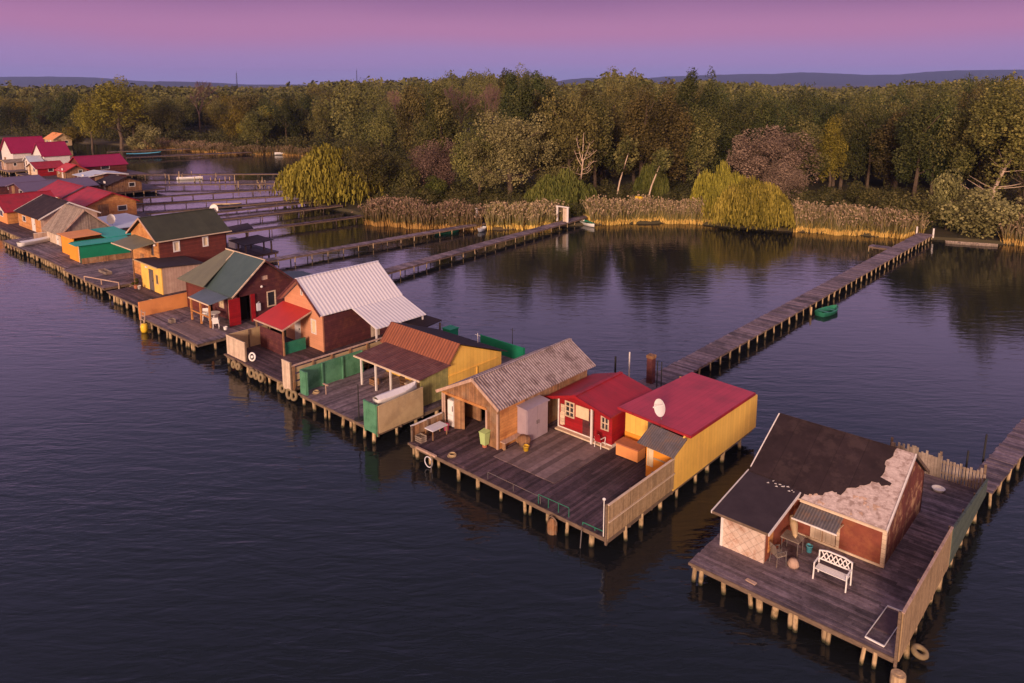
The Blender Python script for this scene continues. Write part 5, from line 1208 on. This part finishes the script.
tr2 = roof_slab('roof', [(-58.6,30.252,5.70),(-53.85,30.252,5.70),(-53.85,33.3,3.2),(-58.6,33.3,3.2)], 'roofteal', Ee, .07)
tg = roof_slab('roof', [(-62.6,27.0,3.30),(-57.9,27.0,3.42),(-58.62,30.25,5.64),(-60.1,30.25,5.64)], 'roofgreen', Ee, .07, label='grey-green left slope')
roof_slab('roof', [(-60.1,30.26,5.64),(-58.62,30.26,5.64),(-58.62,33.2,3.3),(-62.0,33.2,3.3)], 'roofgreen', Ee, .07)
roof_slab('roof', [(-62.6,27.0,3.30),(-60.1,30.25,5.64),(-60.1,30.26,5.64),(-62.0,33.2,3.3)], 'roofgreen', Ee, .06)
wall('wall', 'x', -61.9, [(27.4,3.2),(32.6,3.2)], ZD, 'brownred', Ee); wall('wall', 'y', 27.45, [(-61.8,3.3),(-58.4,3.3)], ZD, 'brownred', Ee)
trim(te, [((-53.82,27.3,3.27),(-53.82,30.25,5.74)), ((-58.62,27.3,3.30),(-58.62,30.25,5.77)), ((-60.2,30.27,5.76),(-53.8,30.27,5.76))], 'cream', .07, .1)
trim(tr2, [((-53.82,30.26,5.73),(-53.82,33.3,3.22))], 'maroon', .05, .12)
pb = roof_slab('porch_roof', [(-58.3,25.95,2.74),(-54.95,25.95,2.74),(-54.3,27.9,3.30),(-58.3,27.9,3.35)], 'roofblue', Ee, .06, label='slate-blue porch roof')
trim(pb, [((-58.35,25.92,2.76),(-54.9,25.92,2.76))], 'cream', .05, .1)
for x in (-58.2,-56.6,-55.1): MB().box(x-.06,x+.06,26.0,26.12,ZD,2.74).build('porch_post','orangewood',Ee)
MB().box(-58.2,-55.1,26.03,26.09,ZD+.75,ZD+.85).build('porch_rail','orangewood',Ee)
rp_ = roof_slab('porch_roof', [(-58.0,33.0,3.5),(-54.2,33.0,3.5),(-54.2,36.2,3.0),(-58.0,36.2,3.0)], 'roofteal', Ee, .06, label='blue-green rear porch roof')
for x in (-57.8,-54.4): MB().box(x-.06,x+.06,35.9,36.02,ZD,3.0).build('porch_post','beam',Ee)
t = thing('garden_table','white round table under the slate-blue porch roof','table',(-56.4,27.0,ZD))
MB().lathe((-56.4,27.0,ZD),[(.01,.70),(.5,.70),(.5,.74),(.01,.74)],18).build('tabletop','whitem',t); MB().tube((-56.4,27.0,ZD),(-56.4,27.0,ZD+.7),.04,.04,8).build('leg','whitem',t)
chair('white chair at the front of the round white table', -55.6, 26.6, 'whitem', R(-60)); chair('white chair left of the round white table', -57.2, 26.7, 'whitem', R(60))
chair('white chair before the open red door', -54.7, 26.3, 'whitem', R(-120))
single('white_pot','small white pot on the deck below the red door','pot',MB().lathe((-53.8,26.6,ZD),[(.01,0),(.12,0),(.16,.25),(.13,.25),(.1,.05),(.01,.05)],12),'whitem',(-53.8,26.6,ZD))
single('buoy_barrel','yellow barrel float tied under the left front corner of the blue-green roofed cabin deck','barrel',MB().lathe((-60.3,23.1,.1),[(.01,0),(.22,.02),(.27,.2),(.27,.5),(.22,.7),(.01,.72)],14),'buck',(-60.3,23.1,.1),smooth=True)
t = thing('boat_ladder','small pale wooden ladder frame at the left front corner of the blue-green roofed cabin deck','ladder',(-61,23.3,.3))
for x in (-61.6,-60.9): MB().bar((x,23.3,.1),(x,23.5,1.6),.06,.06).build('rail','pinkwood',t)
for z in (.5,.85,1.2,1.5): MB().bar((-61.6,23.36+z*.05,z),(-60.9,23.36+z*.05,z),.05,.05).build('rung','pinkwood',t)
fence('orange painted low wall between the blue-green roofed cabin and the yellow shed', (-62.2,23.6), (-62.2,27.9), ZD-.1, 2.05, 'orangefence', side=1, posts=1.8, pm='orangefence', rm='orangefence')

# ---------------------------------------------------------------- deck F: dark green roof, yellow shed
deck('small deck in front of the yellow shed', -72.2, -62.4, 24.7, 37.5, 'x', 'deckdark', sp=1.3)
Ys = thing('yellow_shed', 'yellow shed with pink plank side and dark flat roof below the tall brown cabin', 'shed', (-69.5, 29, ZD))
wall('wall', 'y', 27.6, [(-71.6,3.42),(-67.2,3.42)], ZD, 'yellow', Ys, openings=[(-69.9,-68.9,ZD,2.9),(-68.4,-67.9,1.7,2.6)], label='yellow front wall')
door('y', 27.62, -1, -69.9, -68.9, ZD+.03, 2.88, Ys, 'greymetal'); window('y', 27.6, -1, -68.4, -67.9, 1.7, 2.6, Ys, 'tan', 'glass', .06)
wall('wall', 'x', -67.2, [(27.69,3.42),(31.4,3.1)], ZD, 'pinkwood', Ys, inward=-1, label='bleached pink plank side wall')
wall('wall', 'x', -71.6, [(27.69,3.42),(31.4,3.1)], ZD, 'yellow', Ys); wall('wall', 'y', 31.4, [(-71.5,3.1),(-67.3,3.1)], ZD, 'yellow', Ys, inward=-1)
rs = roof_slab('roof', [(-72.1,27.2,3.46),(-67.0,27.2,3.44),(-67.0,31.6,3.10),(-72.1,31.6,3.12)], 'felt2', Ys, .07)
trim(rs, [((-72.15,27.17,3.47),(-66.95,27.17,3.45))], 'tan', .05, .1)
MB().box(-70.3,-69.95,27.45,27.58,2.95,3.1).build('lamp','whitem',Ys)
Fh = thing('tall_cabin', 'tall brown-red cabin with dark green roof and white windows', 'cabin', (-74.4, 32.5, ZD))
x0, x1 = -77.4, -71.3; yf, yb = 29.2, 36.0
deck('deck carrying the tall brown-red cabin', -78.0, -72.3, 27.2, 38.0, 'x', 'deckdark', sp=1.5)
gp = [(x0, 5.05), (-74.4, 6.72), (x1, 5.05)]
wall('wall', 'y', yf, gp, ZD, 'orangewood', Fh, openings=[(-73.0,-72.3,3.4,4.5),(-75.6,-74.7,ZD,3.2)], label='varnished orange front gable')
window('y', yf, -1, -73.0, -72.3, 3.4, 4.5, Fh, 'oldwood', 'glass', .08); door('y', yf+.02, -1, -75.6, -74.7, ZD+.03, 3.18, Fh, 'oldwood')
wall('wall', 'x', x1, [(yf+.09,5.05),(yb,5.05)], ZD, 'brownred', Fh, inward=-1, openings=[(30.6,31.25,3.7,4.75),(33.5,34.1,3.75,4.75)], label='brown-red side wall')
window('x', x1, 1, 30.6, 31.25, 3.7, 4.75, Fh, 'white', 'curtain', .12); window('x', x1, 1, 33.5, 34.1, 3.75, 4.75, Fh, 'white', 'curtain', .12)
wall('wall', 'x', x0, [(yf+.09,5.05),(yb,5.05)], ZD, 'brownred', Fh); wall('wall', 'y', yb, gp, ZD, 'brownred', Fh, inward=-1)
g1, g2 = gable_y(Fh, -77.75, -74.4, -70.9, 28.85, 36.35, 4.92, 6.84, 4.94, 'roofdark', tr='pinkwood')
trim(g2, [((-70.87,28.8,4.98),(-70.87,36.4,4.98))], 'cream', .05, .1)
pf = roof_slab('porch_roof', [(-77.1,27.2,4.30),(-72.4,27.2,4.30),(-71.4,29.18,4.86),(-76.6,29.18,4.90)], 'roofgreen', Fh, .06, label='grey-green front porch roof')
trim(pf, [((-77.15,27.17,4.32),(-72.35,27.17,4.32))], 'cream', .05, .1)
MB().bar((-72.5,27.3,ZD),(-72.5,27.3,4.3),.1,.1).build('porch_post','oldwood',Fh)
single('wall_lamp','small white lamp under the eave of the tall brown-red cabin','lamp',MB().lathe((-71.6,29.0,4.5),[(.01,0),(.1,.03),(.12,.14),(.01,.22)],10),'whitem',(-71.6,29.0,4.5))
dish('round white satellite dish at the back of the tall brown-red cabin', -74.6, 36.6, 5.6, 1.2, .5, face=(.5,-.86,.1))
sh = thing('open_shelter','dark open shelter on posts behind the tall brown-red cabin','shelter',(-78,42,ZD))
MB().slab([(-83,40.6,2.9),(-79.6,39.2,2.9),(-79.0,43.2,3.2),(-82.4,44.4,3.2)],.08).build('roof','tar',sh)
MB().slab([(-79.6,40.4,2.1),(-75.6,40.2,2.1),(-75.4,43.6,2.3),(-79.2,43.8,2.3)],.07).build('low_roof','felt2',sh)
for x,y in ((-82.6,40.8),(-80,39.8),(-79.4,43),(-82,44),(-77.6,40.5),(-75.8,40.4),(-75.6,43.4),(-77.4,43.5)): MB().box(x-.07,x+.07,y-.07,y+.07,ZD,2.2).build('post','beam',sh)
MB().box(-81.8,-80.2,41.5,42.2,ZD,2.0).build('locker','palewh',sh)
deck('dark landing under the open shelter', -83.0, -75.4, 39.5, 44.2, 'x', 'deckdark', sp=1.3)
t = railing('pale wooden rail beside the landing left of the yellow shed', (-77.5,24.6), (-72.6,25.9), ZD, .5, 'pinkwood', 2, .05)

# ---------------------------------------------------------------- deck G: green and teal hut
deck('broad brown deck before the emerald hut', -84.3, -73.6, 24.9, 31.5, 'y', 'deck', sp=1.1)
deck('rough long deck left of the emerald hut', -97.5, -84.6, 25.2, 33.5, 'x', 'deck', sp=1.0)
G_ = thing('emerald_hut', 'emerald green hut with teal flat roof and orange end', 'hut', (-87,29.5,ZD))
wall('wall', 'x', -86.1, [(27.1,2.72),(32.2,2.62)], ZD, 'green2', G_, inward=-1, label='emerald side wall')
wall('wall', 'y', 27.1, [(-89.2,2.72),(-86.19,2.72)], ZD, 'orange', G_, label='orange front')
wall('wall', 'x', -89.2, [(27.19,2.7),(32.2,2.62)], ZD, 'green2', G_); wall('wall', 'y', 32.2, [(-89.1,2.6),(-86.2,2.6)], ZD, 'green2', G_, inward=-1)
cb = MB(); cb.box(-86.22,-86.07,27.05,27.098,ZD,2.7); cb.build('corner_board','cream',G_)
MB().slab([(-88.0,26.7,2.78),(-85.8,26.7,2.74),(-85.8,32.6,2.66),(-88.0,32.6,2.70)],.06).build('roof','teal',G_)
MB().slab([(-93.6,30.6,2.95),(-88.02,30.6,2.78),(-88.02,33.4,2.78),(-93.6,33.4,2.95)],.06).build('roof','teal',G_)
wall('wall','x',-93.2,[(27.6,2.9),(33.2,2.9)],ZD,'orange',G_); wall('wall','y',27.6,[(-93.2,2.95),(-89.3,2.95)],ZD,'orange',G_)
MB().slab([(-93.5,27.3,3.0),(-89.25,27.3,3.0),(-89.25,30.55,3.05),(-93.5,30.55,3.05)],.05).build('back_roof','orangefence',G_)
fence('dark low rail along the foot of the emerald hut', (-85.2,27.0), (-84.4,32.4), ZD, 1.45, 'oldwood', side=1, posts=.8, rm='oldwood')
GG = thing('grey_cabin','silvery grey board cabin with a steep gable behind the emerald hut','cabin',(-98,31,ZD))
gp = [(28.6,2.5),(31.1,4.9),(33.6,2.6)]
wall('wall','x',-95.9,gp,ZD,'greywood',GG,inward=-1); wall('wall','x',-101.5,gp,ZD,'greywood',GG); wall('wall','y',28.6,[(-101.4,2.5),(-96.0,2.5)],ZD,'creamv',GG,openings=[(-98.2,-97.4,ZD,2.3)]); door('y',28.62,-1,-98.2,-97.4,ZD+.03,2.28,GG,'white'); wall('wall','y',33.6,[(-101.4,2.5),(-96.0,2.5)],ZD,'greywood',GG,inward=-1)
gable_x(GG, -101.9, -95.6, 28.2, 31.1, 34.0, 2.3, 5.0, 2.35, 'greywood', tr='pinkwood')
deck('pale deck under the silvery grey cabin', -105.5, -97.7, 25.0, 39.0, 'x', 'deck', sp=1.2)
t = thing('pale_roof_shed','low shed with a pale blue-white sheet roof behind the emerald hut','shed',(-99,36,ZD))
wall('wall','x',-94.6,[(33.9,2.4),(38.4,2.4)],ZD,'greywood',t,inward=-1); wall('wall','y',34.2,[(-103.8,2.4),(-94.7,2.4)],ZD,'greywood',t); wall('wall','x',-103.9,[(34.3,2.4),(38.4,2.4)],ZD,'greywood',t); wall('wall','y',38.4,[(-103.8,2.4),(-94.7,2.4)],ZD,'greywood',t,inward=-1)
MB().slab([(-104.3,33.9,2.45),(-94.2,33.9,2.45),(-94.2,38.9,2.6),(-104.3,38.9,2.6)],.06).build('roof','lightroof',t)
dish('white satellite dish on the pale blue-white roof', -97.0, 34.5, 2.6, .7, .62, face=(.5,-.86,.1))
rowboat('white flat boat lying on the rough deck before the brown cabin', -100.8, 27.6, R(108), 5.0, 1.3, 'whitem', 'whitem', ZD+.05, .45, cover='whitem', name='white_boat')
fence('cream board fence behind the white flat boat', (-103.0,27.6), (-102.4,31.0), ZD, 1.7, 'pinkwood', side=1, posts=1.5, rm='white')

# ---------------------------------------------------------------- farther cabins on the left
def simple_cabin(label, x0, x1, y0, y1, ze, zr, axis, wm, rm, fm=None, tr='cream', name='fishing_cabin', win=True, ridge=.5, ov=.35, zb=ZD):
    t = thing(name, label, 'cabin', ((x0+x1)/2, (y0+y1)/2, zb)); fm = fm or wm
    if axis == 'y':
        xr = x0+(x1-x0)*ridge; gp = [(x0,ze),(xr,zr),(x1,ze)]; w = (x1-x0)
        wall('wall','y',y0,gp,zb,fm,t,openings=[(x0+w*.18,x0+w*.36,zb,zb+2.0),(x0+w*.6,x0+w*.8,zb+.8,zb+1.7)] if win else ()); wall('wall','y',y1,gp,zb,wm,t,inward=-1)
        if win: door('y',y0+.02,-1,x0+w*.18,x0+w*.36,zb+.03,zb+1.98,t,'oldwood'); window('y',y0,-1,x0+w*.6,x0+w*.8,zb+.8,zb+1.7,t,'white','glass',.08)
        wall('wall','x',x1,[(y0+.09,ze),(y1-.09,ze)],zb,wm,t,inward=-1,openings=[(y0+(y1-y0)*.4,y0+(y1-y0)*.6,zb+.8,zb+1.6)] if win else ())
        if win: window('x',x1,1,y0+(y1-y0)*.4,y0+(y1-y0)*.6,zb+.8,zb+1.6,t,'white','glass',.08)
        wall('wall','x',x0,[(y0+.09,ze),(y1-.09,ze)],zb,wm,t)
        k = (zr-ze)/max(.1,(x1-xr)); gable_y(t,x0-ov,xr,x1+ov,y0-ov,y1+ov,ze-k*ov+.02,zr+.02,ze-k*ov+.02,rm,tr=tr)
    else:
        yr = y0+(y1-y0)*ridge; gp = [(y0,ze),(yr,zr),(y1,ze)]; w = y1-y0; L_ = x1-x0
        wall('wall','x',x1,gp,zb,wm,t,inward=-1,openings=[(y0+w*.2,y0+w*.42,zb,zb+2.0),(y0+w*.6,y0+w*.8,zb+.8,zb+1.6)] if win else ())
        if win: door('x',x1-.02,1,y0+w*.2,y0+w*.42,zb+.03,zb+1.98,t,'oldwood'); window('x',x1,1,y0+w*.6,y0+w*.8,zb+.8,zb+1.6,t,'white','glass',.08)
        wall('wall','x',x0,gp,zb,wm,t); wall('wall','y',y0,[(x0+.09,ze),(x1-.09,ze)],zb,fm,t,openings=[(x0+L_*.2,x0+L_*.35,zb+.8,zb+1.6),(x0+L_*.6,x0+L_*.75,zb,zb+2.0)] if win else ())
        if win: window('y',y0,-1,x0+L_*.2,x0+L_*.35,zb+.8,zb+1.6,t,'white','glass',.08); door('y',y0+.02,-1,x0+L_*.6,x0+L_*.75,zb+.03,zb+1.98,t,'white')
        wall('wall','y',y1,[(x0+.09,ze),(x1-.09,ze)],zb,wm,t,inward=-1)
        k = (zr-ze)/max(.1,(yr-y0)); gable_x(t,x0-ov,x1+ov,y0-ov,yr,y1+ov,ze-k*ov+.02,zr+.02,ze-k*ov+.02,rm,tr=tr)
    return t
simple_cabin('brown cabin with a low dark roof and bleached right wall', -115.5, -106.2, 29.4, 36.0, 2.95, 4.6, 'x', 'pinkwood', 'tar', 'orangewood', 'white')
simple_cabin('orange board cabin with a bright crimson roof behind the dark-roofed one', -121.0, -112.5, 37.0, 43.5, 3.0, 4.4, 'x', 'orangewood', 'redroof', None, 'redroof')
simple_cabin('orange gabled cabin with a white bargeboard at the left edge of the picture', -126.0, -117.5, 28.6, 35.0, 2.6, 4.3, 'y', 'orangewood', 'redroof', 'orangefence', 'white')
simple_cabin('long orange cabin with a purplish-red roof behind the white bargeboard', -134.0, -123.5, 37.5, 43.0, 3.0, 4.3, 'x', 'orangefence', 'redroof', None, 'purple')
deck('brown deck under the dark-roofed and crimson-roofed cabins', -123.0, -105.8, 27.0, 44.5, 'x', 'deckdark', sp=1.3, inner=3.2)
deck('long brown deck at the left edge of the picture', -137.0, -123.2, 27.6, 43.5, 'x', 'deck', sp=1.4, inner=3.2)
simple_cabin('long low cabin with a purple-grey roof, nearer the water', -147.0, -137.5, 36.5, 47.0, 2.6, 3.5, 'y', 'maroon', 'purple', None, 'purple')
simple_cabin('long low cabin with a purple-grey roof, next behind at the left edge', -160.0, -149.5, 33.0, 43.0, 2.4, 3.2, 'y', 'maroon', 'purple', None, 'purple')
simple_cabin('dark board hut between the purple roofs and the footbridges', -143.5, -137.8, 49.0, 54.5, 2.4, 3.4, 'x', 'oldwood', 'tar', None, 'tar')
simple_cabin('small dark hut with a pale flat roof before the crimson long roof', -157.0, -151.0, 50.0, 57.0, 2.5, 3.0, 'x', 'maroon', 'lightroof', None, 'white')
deck('dark deck under the purple-grey roofed cabins', -161.0, -137.0, 32.0, 48.2, 'x', 'deckdark', sp=1.7, inner=4)
deck('dark deck under the small dark huts', -158.0, -137.4, 48.6, 58.5, 'x', 'deckdark', sp=1.7, inner=4)
simple_cabin('long cabin with a wine-red roof at the far end of the row', -178.0, -170.0, 55.8, 64.4, 2.6, 4.4, 'y', 'brownred', 'grape', None, 'redroof')
simple_cabin('small brown hut with a bright red awning roof before the wine-red roof', -170.5, -165.5, 51.0, 55.0, 2.4, 3.5, 'x', 'oldwood', 'brightred', None, 'brightred')
simple_cabin('small cream hut with a red roof beside the white houses', -180.0, -174.0, 48.5, 53.5, 2.5, 3.5, 'y', 'redpaint', 'redroof', 'cream', 'white')
deck('brown deck under the wine-red roofed cabins', -183.0, -163.0, 47.2, 66.0, 'x', 'deckdark', sp=1.9, inner=4)
simple_cabin('left of the two tall white houses with crimson steep roof', -204.5, -196.0, 50.2, 57.2, 4.3, 7.4, 'y', 'white', 'grape', None, 'grape', 'white_house')
simple_cabin('right of the two tall white houses with crimson steep roof', -193.6, -186.6, 53.6, 58.8, 4.0, 6.6, 'y', 'white', 'grape', None, 'grape', 'white_house')
simple_cabin('small white annex with a round-topped front between the tall white houses', -190.0, -186.2, 50.8, 53.0, 3.0, 3.9, 'y', 'white', 'lightroof', None, 'white', 'white_annex')
simple_cabin('low tan shed before the left tall white house', -195.0, -191.5, 47.6, 51.0, 2.6, 3.0, 'y', 'pinkwood', 'greywood', None, 'tan', 'low_shed')
deck('deck on piles under the two tall white houses', -214.0, -188.0, 47.0, 68.5, 'x', 'deck', sp=1.7, inner=4)
simple_cabin('tiny hut with a yellow roof beyond the white houses', -262.0, -254.0, 76.0, 81.0, 3.0, 4.6, 'x', 'tan', 'orangefence', None, 'tan', 'tiny_hut')

# ---------------------------------------------------------------- footbridges from the row to the shore
BW = [((-59.0,44.0),(-63.6,88.2),1.5,'boardwalk with a white gate frame ending at the wooded shore'),
 ((-72.8,38.0),(-70.6,72.6),1.2,'boardwalk ending between the two reed clumps'),
 ((-90.0,45.0),(-87.4,66.8),1.0,'footbridge running to the left end of the large reed bed'),
 ((-100.6,46.0),(-97.9,68.6),1.0,'footbridge running to the foot of the yellow-green willow'),
 ((-107.4,44.0),(-104.0,70.5),.9,'thin footbridge next beyond the willow footbridge'),
 ((-113.5,42.5),(-107.0,69.5),.9,'thin footbridge beginning behind the pale blue-white roof'),
 ((-123.6,45.5),(-112.2,71.0),.9,'thin footbridge behind the crimson-roofed cabin'),
 ((-131.0,46.0),(-120.0,77.0),.9,'thin footbridge behind the purplish-red roof'),
 ((-147.0,56.0),(-125.0,80.0),.9,'farthest thin footbridge with many stakes'),
 ((-163.0,64.0),(-134.0,92.0),.9,'stake-lined footbridge before the far reed strip'),
 ((-203.0,77.0),(-193.5,106.5),2.0,'broad dark footbridge on the far side with a blue boat'),
 ((-224.0,80.0),(-216.0,101.0),1.6,'farthest dark jetty behind the white houses')]
for i, (a, b_, w, l) in enumerate(BW): boardwalk(l, a, b_, w, ZD, 2.0 if i < 2 else 3.0, m='deck' if i < 2 else 'deckdark', r=.06 if i < 2 else .07, pm='pile' if i < 2 else 'darkpile')
# stakes left standing from old bridges
rg = random.Random(21)
for i in range(46):
    u = rg.random(); x = -160+u*42+rg.gauss(0,1.5); y = 68+u*10+rg.gauss(0,2.5)
    if inside(x, y, LAND): continue
    single('wooden_stake','bleached stake standing in the far water before the yellow reeds','stake',MB().tube((x,y,-.5),(x+rg.gauss(0,.08),y+rg.gauss(0,.08),rg.uniform(.6,1.5)),.10,.08,6),'pile',(x,y,0),'bleached stakes in the far water')
rowboat('boat under a turquoise tarpaulin moored at the far dark footbridge', -210.5, 84.5, R(70), 8.5, 2.6, 'rubber', 'rubber', .2, .8, cover='blue', name='covered_boat')
rowboat('white rowing boat floating among the thin footbridges', -152.5, 70.0, R(55), 5.0, 1.3, 'whitem', 'whitem', .15, .45)
rowboat('dark rowing boat moored among the footbridges behind the dark green roof', -114.0, 58.0, R(50), 4.6, 1.3, 'rubber', 'tan', .15, .45)
rowboat('white boat drawn up at the tip of the far reed strip', -186.0, 112.5, R(60), 5.5, 1.6, 'whitem', 'whitem', .3, .5)
rowboat('green rowing boat moored at the large reed bed', -71.8, 66.8, R(75), 3.6, 1.1, 'boatgreen', 'tan', .12, .4)
rowboat('white and green rowing boat beside the white gate frame landing', -61.2, 83.8, R(-25), 3.6, 1.3, 'whitem', 'boatgreen', .15, .45)
rowboat('small grey boat at the end of the boardwalk between the reeds', -69.5, 71.0, R(-60), 2.4, 1.1, 'lightroof', 'whitem', .15, .4)
t = thing('white_gate','white gate frame standing on the boardwalk end','gate',(-63.0,80.3,ZD))
for x in (-63.9,-62.1): MB().box(x-.12,x+.12,80.2,80.35,ZD,ZD+2.0).build('post','white',t)
MB().box(-64.1,-61.9,80.18,80.37,ZD+2.0,ZD+2.15).build('lintel','white',t); MB().box(-62.9,-62.24,80.25,80.3,ZD+.05,ZD+1.9).build('gate_leaf','creamv',t)
t = thing('gate_post','single white post at the end of the boardwalk between the reeds','post',(-71.0,71.6,ZD)); MB().box(-71.1,-70.9,71.5,71.7,ZD-.3,ZD+2.0).build('post','white',t); MB().box(-71.15,-70.85,71.45,71.75,ZD+2.0,ZD+2.06).build('cap','white',t)
t = thing('information_box','small ochre box on a post above the right reed bed','box',(-58.2,92.0,.4)); MB().box(-58.7,-57.7,91.8,92.1,3.0,3.6).build('body','buck',t); MB().box(-58.25,-58.15,91.9,92.0,.3,3.0).build('post','beam',t)
t = thing('landing_rail','pale landing post cluster where the long boardwalk meets the shore','post',(-24.4,104.4,ZD))
for x in (-24.6,-22.7): MB().box(x-.08,x+.08,104.3,104.46,ZD-.4,ZD+.8).build('post','white',t)
# lattice masts on the horizon
def mast(label, x, y, h, w):
    t = thing('lattice_mast', label, 'mast', (x, y, .4)); mb = MB(); n = 12
    for k in range(3):
        a = k*2.094; p = Vector((x+w*math.cos(a),y+w*math.sin(a),0)); q = Vector((x+w*.25*math.cos(a),y+w*.25*math.sin(a),h)); mb.tube(p,q,w*.16,w*.12,4)
        a2 = a+2.094; p2 = Vector((x+w*math.cos(a2),y+w*math.sin(a2),0)); q2 = Vector((x+w*.25*math.cos(a2),y+w*.25*math.sin(a2),h))
        for i in range(n): mb.tube(p.lerp(q,i/n),p2.lerp(q2,(i+1)/n),w*.07,w*.07,3)
    mb.build('lattice','rubber',t); MB().tube((x,y,h),(x,y,h*1.12),w*.1,w*.05,4).build('aerial','rubber',t)
def far_pt(u, D):
    a = math.atan((u-512)/763.5); b = math.pi/2+PSI-a; r = D/math.cos(a); return r*math.cos(b), r*math.sin(b)
mx_, my_ = far_pt(237, 1500); mast('lattice mast rising over the wood left of centre', mx_, my_, 39, 2.2)
mx_, my_ = far_pt(357, 1500); mast('thinner lattice mast rising over the wood nearer the centre', mx_, my_, 44, 1.8)

# ================================================================== HAZE
def haze(density):
    m = bpy.data.materials.new('haze'); m.use_nodes = True; nt = m.node_tree; N = nt.nodes; N.clear()
    out = N.new('ShaderNodeOutputMaterial'); v = N.new('ShaderNodeVolumePrincipled'); v.inputs['Density'].default_value = density; v.inputs['Color'].default_value = (.36, .48, 1.0, 1); v.inputs['Anisotropy'].default_value = 0
    nt.links.new(v.outputs[0], out.inputs['Volume'])
    o = MB().box(-8900, 3900, -2900, 8900, -3, 175).build('haze', m); o['kind'] = 'stuff'; o['label'] = 'thin evening haze over the lake and hills'; o['category'] = 'haze'
haze(6.5e-5)

# ---------------------------------------------------------------- small clutter on the decks
def crate(label, x, y, w, d, h, m, a=0.0, z=ZD, name='wooden_crate', cat='crate'):
    t = thing(name, label, cat, (x, y, z)); mb = MB(); n = 3
    for i in range(n):
        z0 = z+.03+i*h/n; z1 = z0+h/n-.03
        mb.box(x-w/2,x+w/2,y-d/2,y-d/2+.025,z0,z1,random.random()); mb.box(x-w/2,x+w/2,y+d/2-.025,y+d/2,z0,z1,random.random()); mb.box(x-w/2,x-w/2+.025,y-d/2+.03,y+d/2-.03,z0,z1,random.random()); mb.box(x+w/2-.025,x+w/2,y-d/2+.03,y+d/2-.03,z0,z1,random.random())
    mb.box(x-w/2+.03,x+w/2-.03,y-d/2+.03,y+d/2-.03,z+.02,z+.05); mb.build('side_slats', m, t); return t
def rope_coil(label, x, y, r=.22, z=ZD):
    mb = MB()
    for i in range(4): mb.torus((x+random.uniform(-.02,.02), y+random.uniform(-.02,.02), z+.03+i*.035), r*(1-.08*i), .02, (random.uniform(-.05,.05),0,1), 18, 5)
    return single('rope_coil', label, 'rope', mb, 'tan', (x,y,z))
crate('slatted crate beside the fridge end of the low board fence', -28.6, 24.5, .5, .4, .35, 'greywood')
rope_coil('coil of rope near the left front edge of the broad deck', -26.2, 24.5)
rope_coil('coil of rope under the front of the green screen wall', -38.2, 24.4, .2)
crate('dark crate before the veranda of the rust-roofed cabin', -36.6, 27.6, .5, .4, .4, 'oldwood')
t = thing('veranda_table','pale table under the rusty veranda roof','table',(-33.4,28.3,ZD)); MB().box(-34.0,-32.8,27.9,28.7,ZD+.7,ZD+.75).build('tabletop','cream',t)
for sx in (-33.95,-32.85):
    for sy in (27.95,28.65): MB().box(sx-.03,sx+.03,sy-.03,sy+.03,ZD,ZD+.7).build('leg','cream',t)
chair('brown chair at the pale table under the rusty veranda roof', -34.4, 28.3, 'oldwood', R(90))
crate('low crate on the lighter plank landing', -58.6, 24.6, .5, .4, .3, 'greywood')
for x_, y_, h_, l_ in ((-34.2,38.0,2.6,'thin dark mast standing in the water behind the green corrugated screen'),(-33.6,33.9,3.4,'thin white aerial at the back of the rust-roofed cabin')):
    single('thin_mast', l_, 'mast', MB().tube((x_,y_,-.5),(x_,y_,h_),.035,.02,6).tube((x_-.25,y_,h_-.15),(x_+.25,y_,h_-.15),.012,.012,4), 'rubber' if 'dark' in l_ else 'whitem', (x_,y_,0))
railing('short white rail beside the salmon cabin side porch', (-41.0,31.3), (-41.0,33.0), ZD, .8, 'white', 2, .035)
crate('stack of weathered planks on the brown deck before the emerald hut', -79.5, 27.2, 2.0, .6, .25, 'greywood', name='plank_stack', cat='planks')
rope_coil('coil of rope on the small deck by the yellow shed', -66.0, 26.0, .22)
bucket('white bucket on the deck left of the yellow shed door', -70.8, 27.0, 'whitem', .16, .32)
for x_,y_,l_ in ((-71.3,26.9,'small potted shrub at the corner of the yellow shed'),):
    t = thing('potted_plant', l_, 'plant', (x_,y_,ZD)); MB().lathe((x_,y_,ZD),[(.01,0),(.15,0),(.2,.3),(.01,.3)],12).build('pot','terra',t)
    C,T = crown_round(160,.6,.3,.6,4,.05,.5); C=C; me=quads_to_obj_mesh('foliage',C,T,LF['green']); o=bpy.data.objects.new('foliage',me); S.collection.objects.link(o); o.parent=t

# the trees of one kind standing close together are told apart from left to right
def unique_labels():
    groups = {}
    for o in S.collection.objects:
        if o.parent is None and o.get('group') and o.get('category') in ('tree', 'bush'):
            groups.setdefault(o['label'], []).append(o)
    num = ['first', 'second', 'third', 'fourth', 'fifth', 'sixth', 'seventh', 'eighth', 'ninth']
    for lab, os in groups.items():
        if len(os) < 2: continue
        os.sort(key=lambda o: wood_height(o.location.x, o.location.y)[0])
        short = lab.replace(' in the skyline row,', ' on the skyline,').replace('dusky ', '').replace('at the edge of the wood, ', '')
        for i, o in enumerate(os):
            suf = ('left one' if i == 0 else 'right one') if len(os) == 2 else '%s from left' % num[i] if i < 9 else 'farther right'
            new = short+', '+suf
            if len(new.split()) <= 16: o['label'] = new
    for o in S.collection.objects:
        if o.get('label') and len(o['label'].split()) > 16: o['label'] = o['label'].replace('at the edge of the wood, ', '').replace('in the skyline row, ', '')
unique_labels()
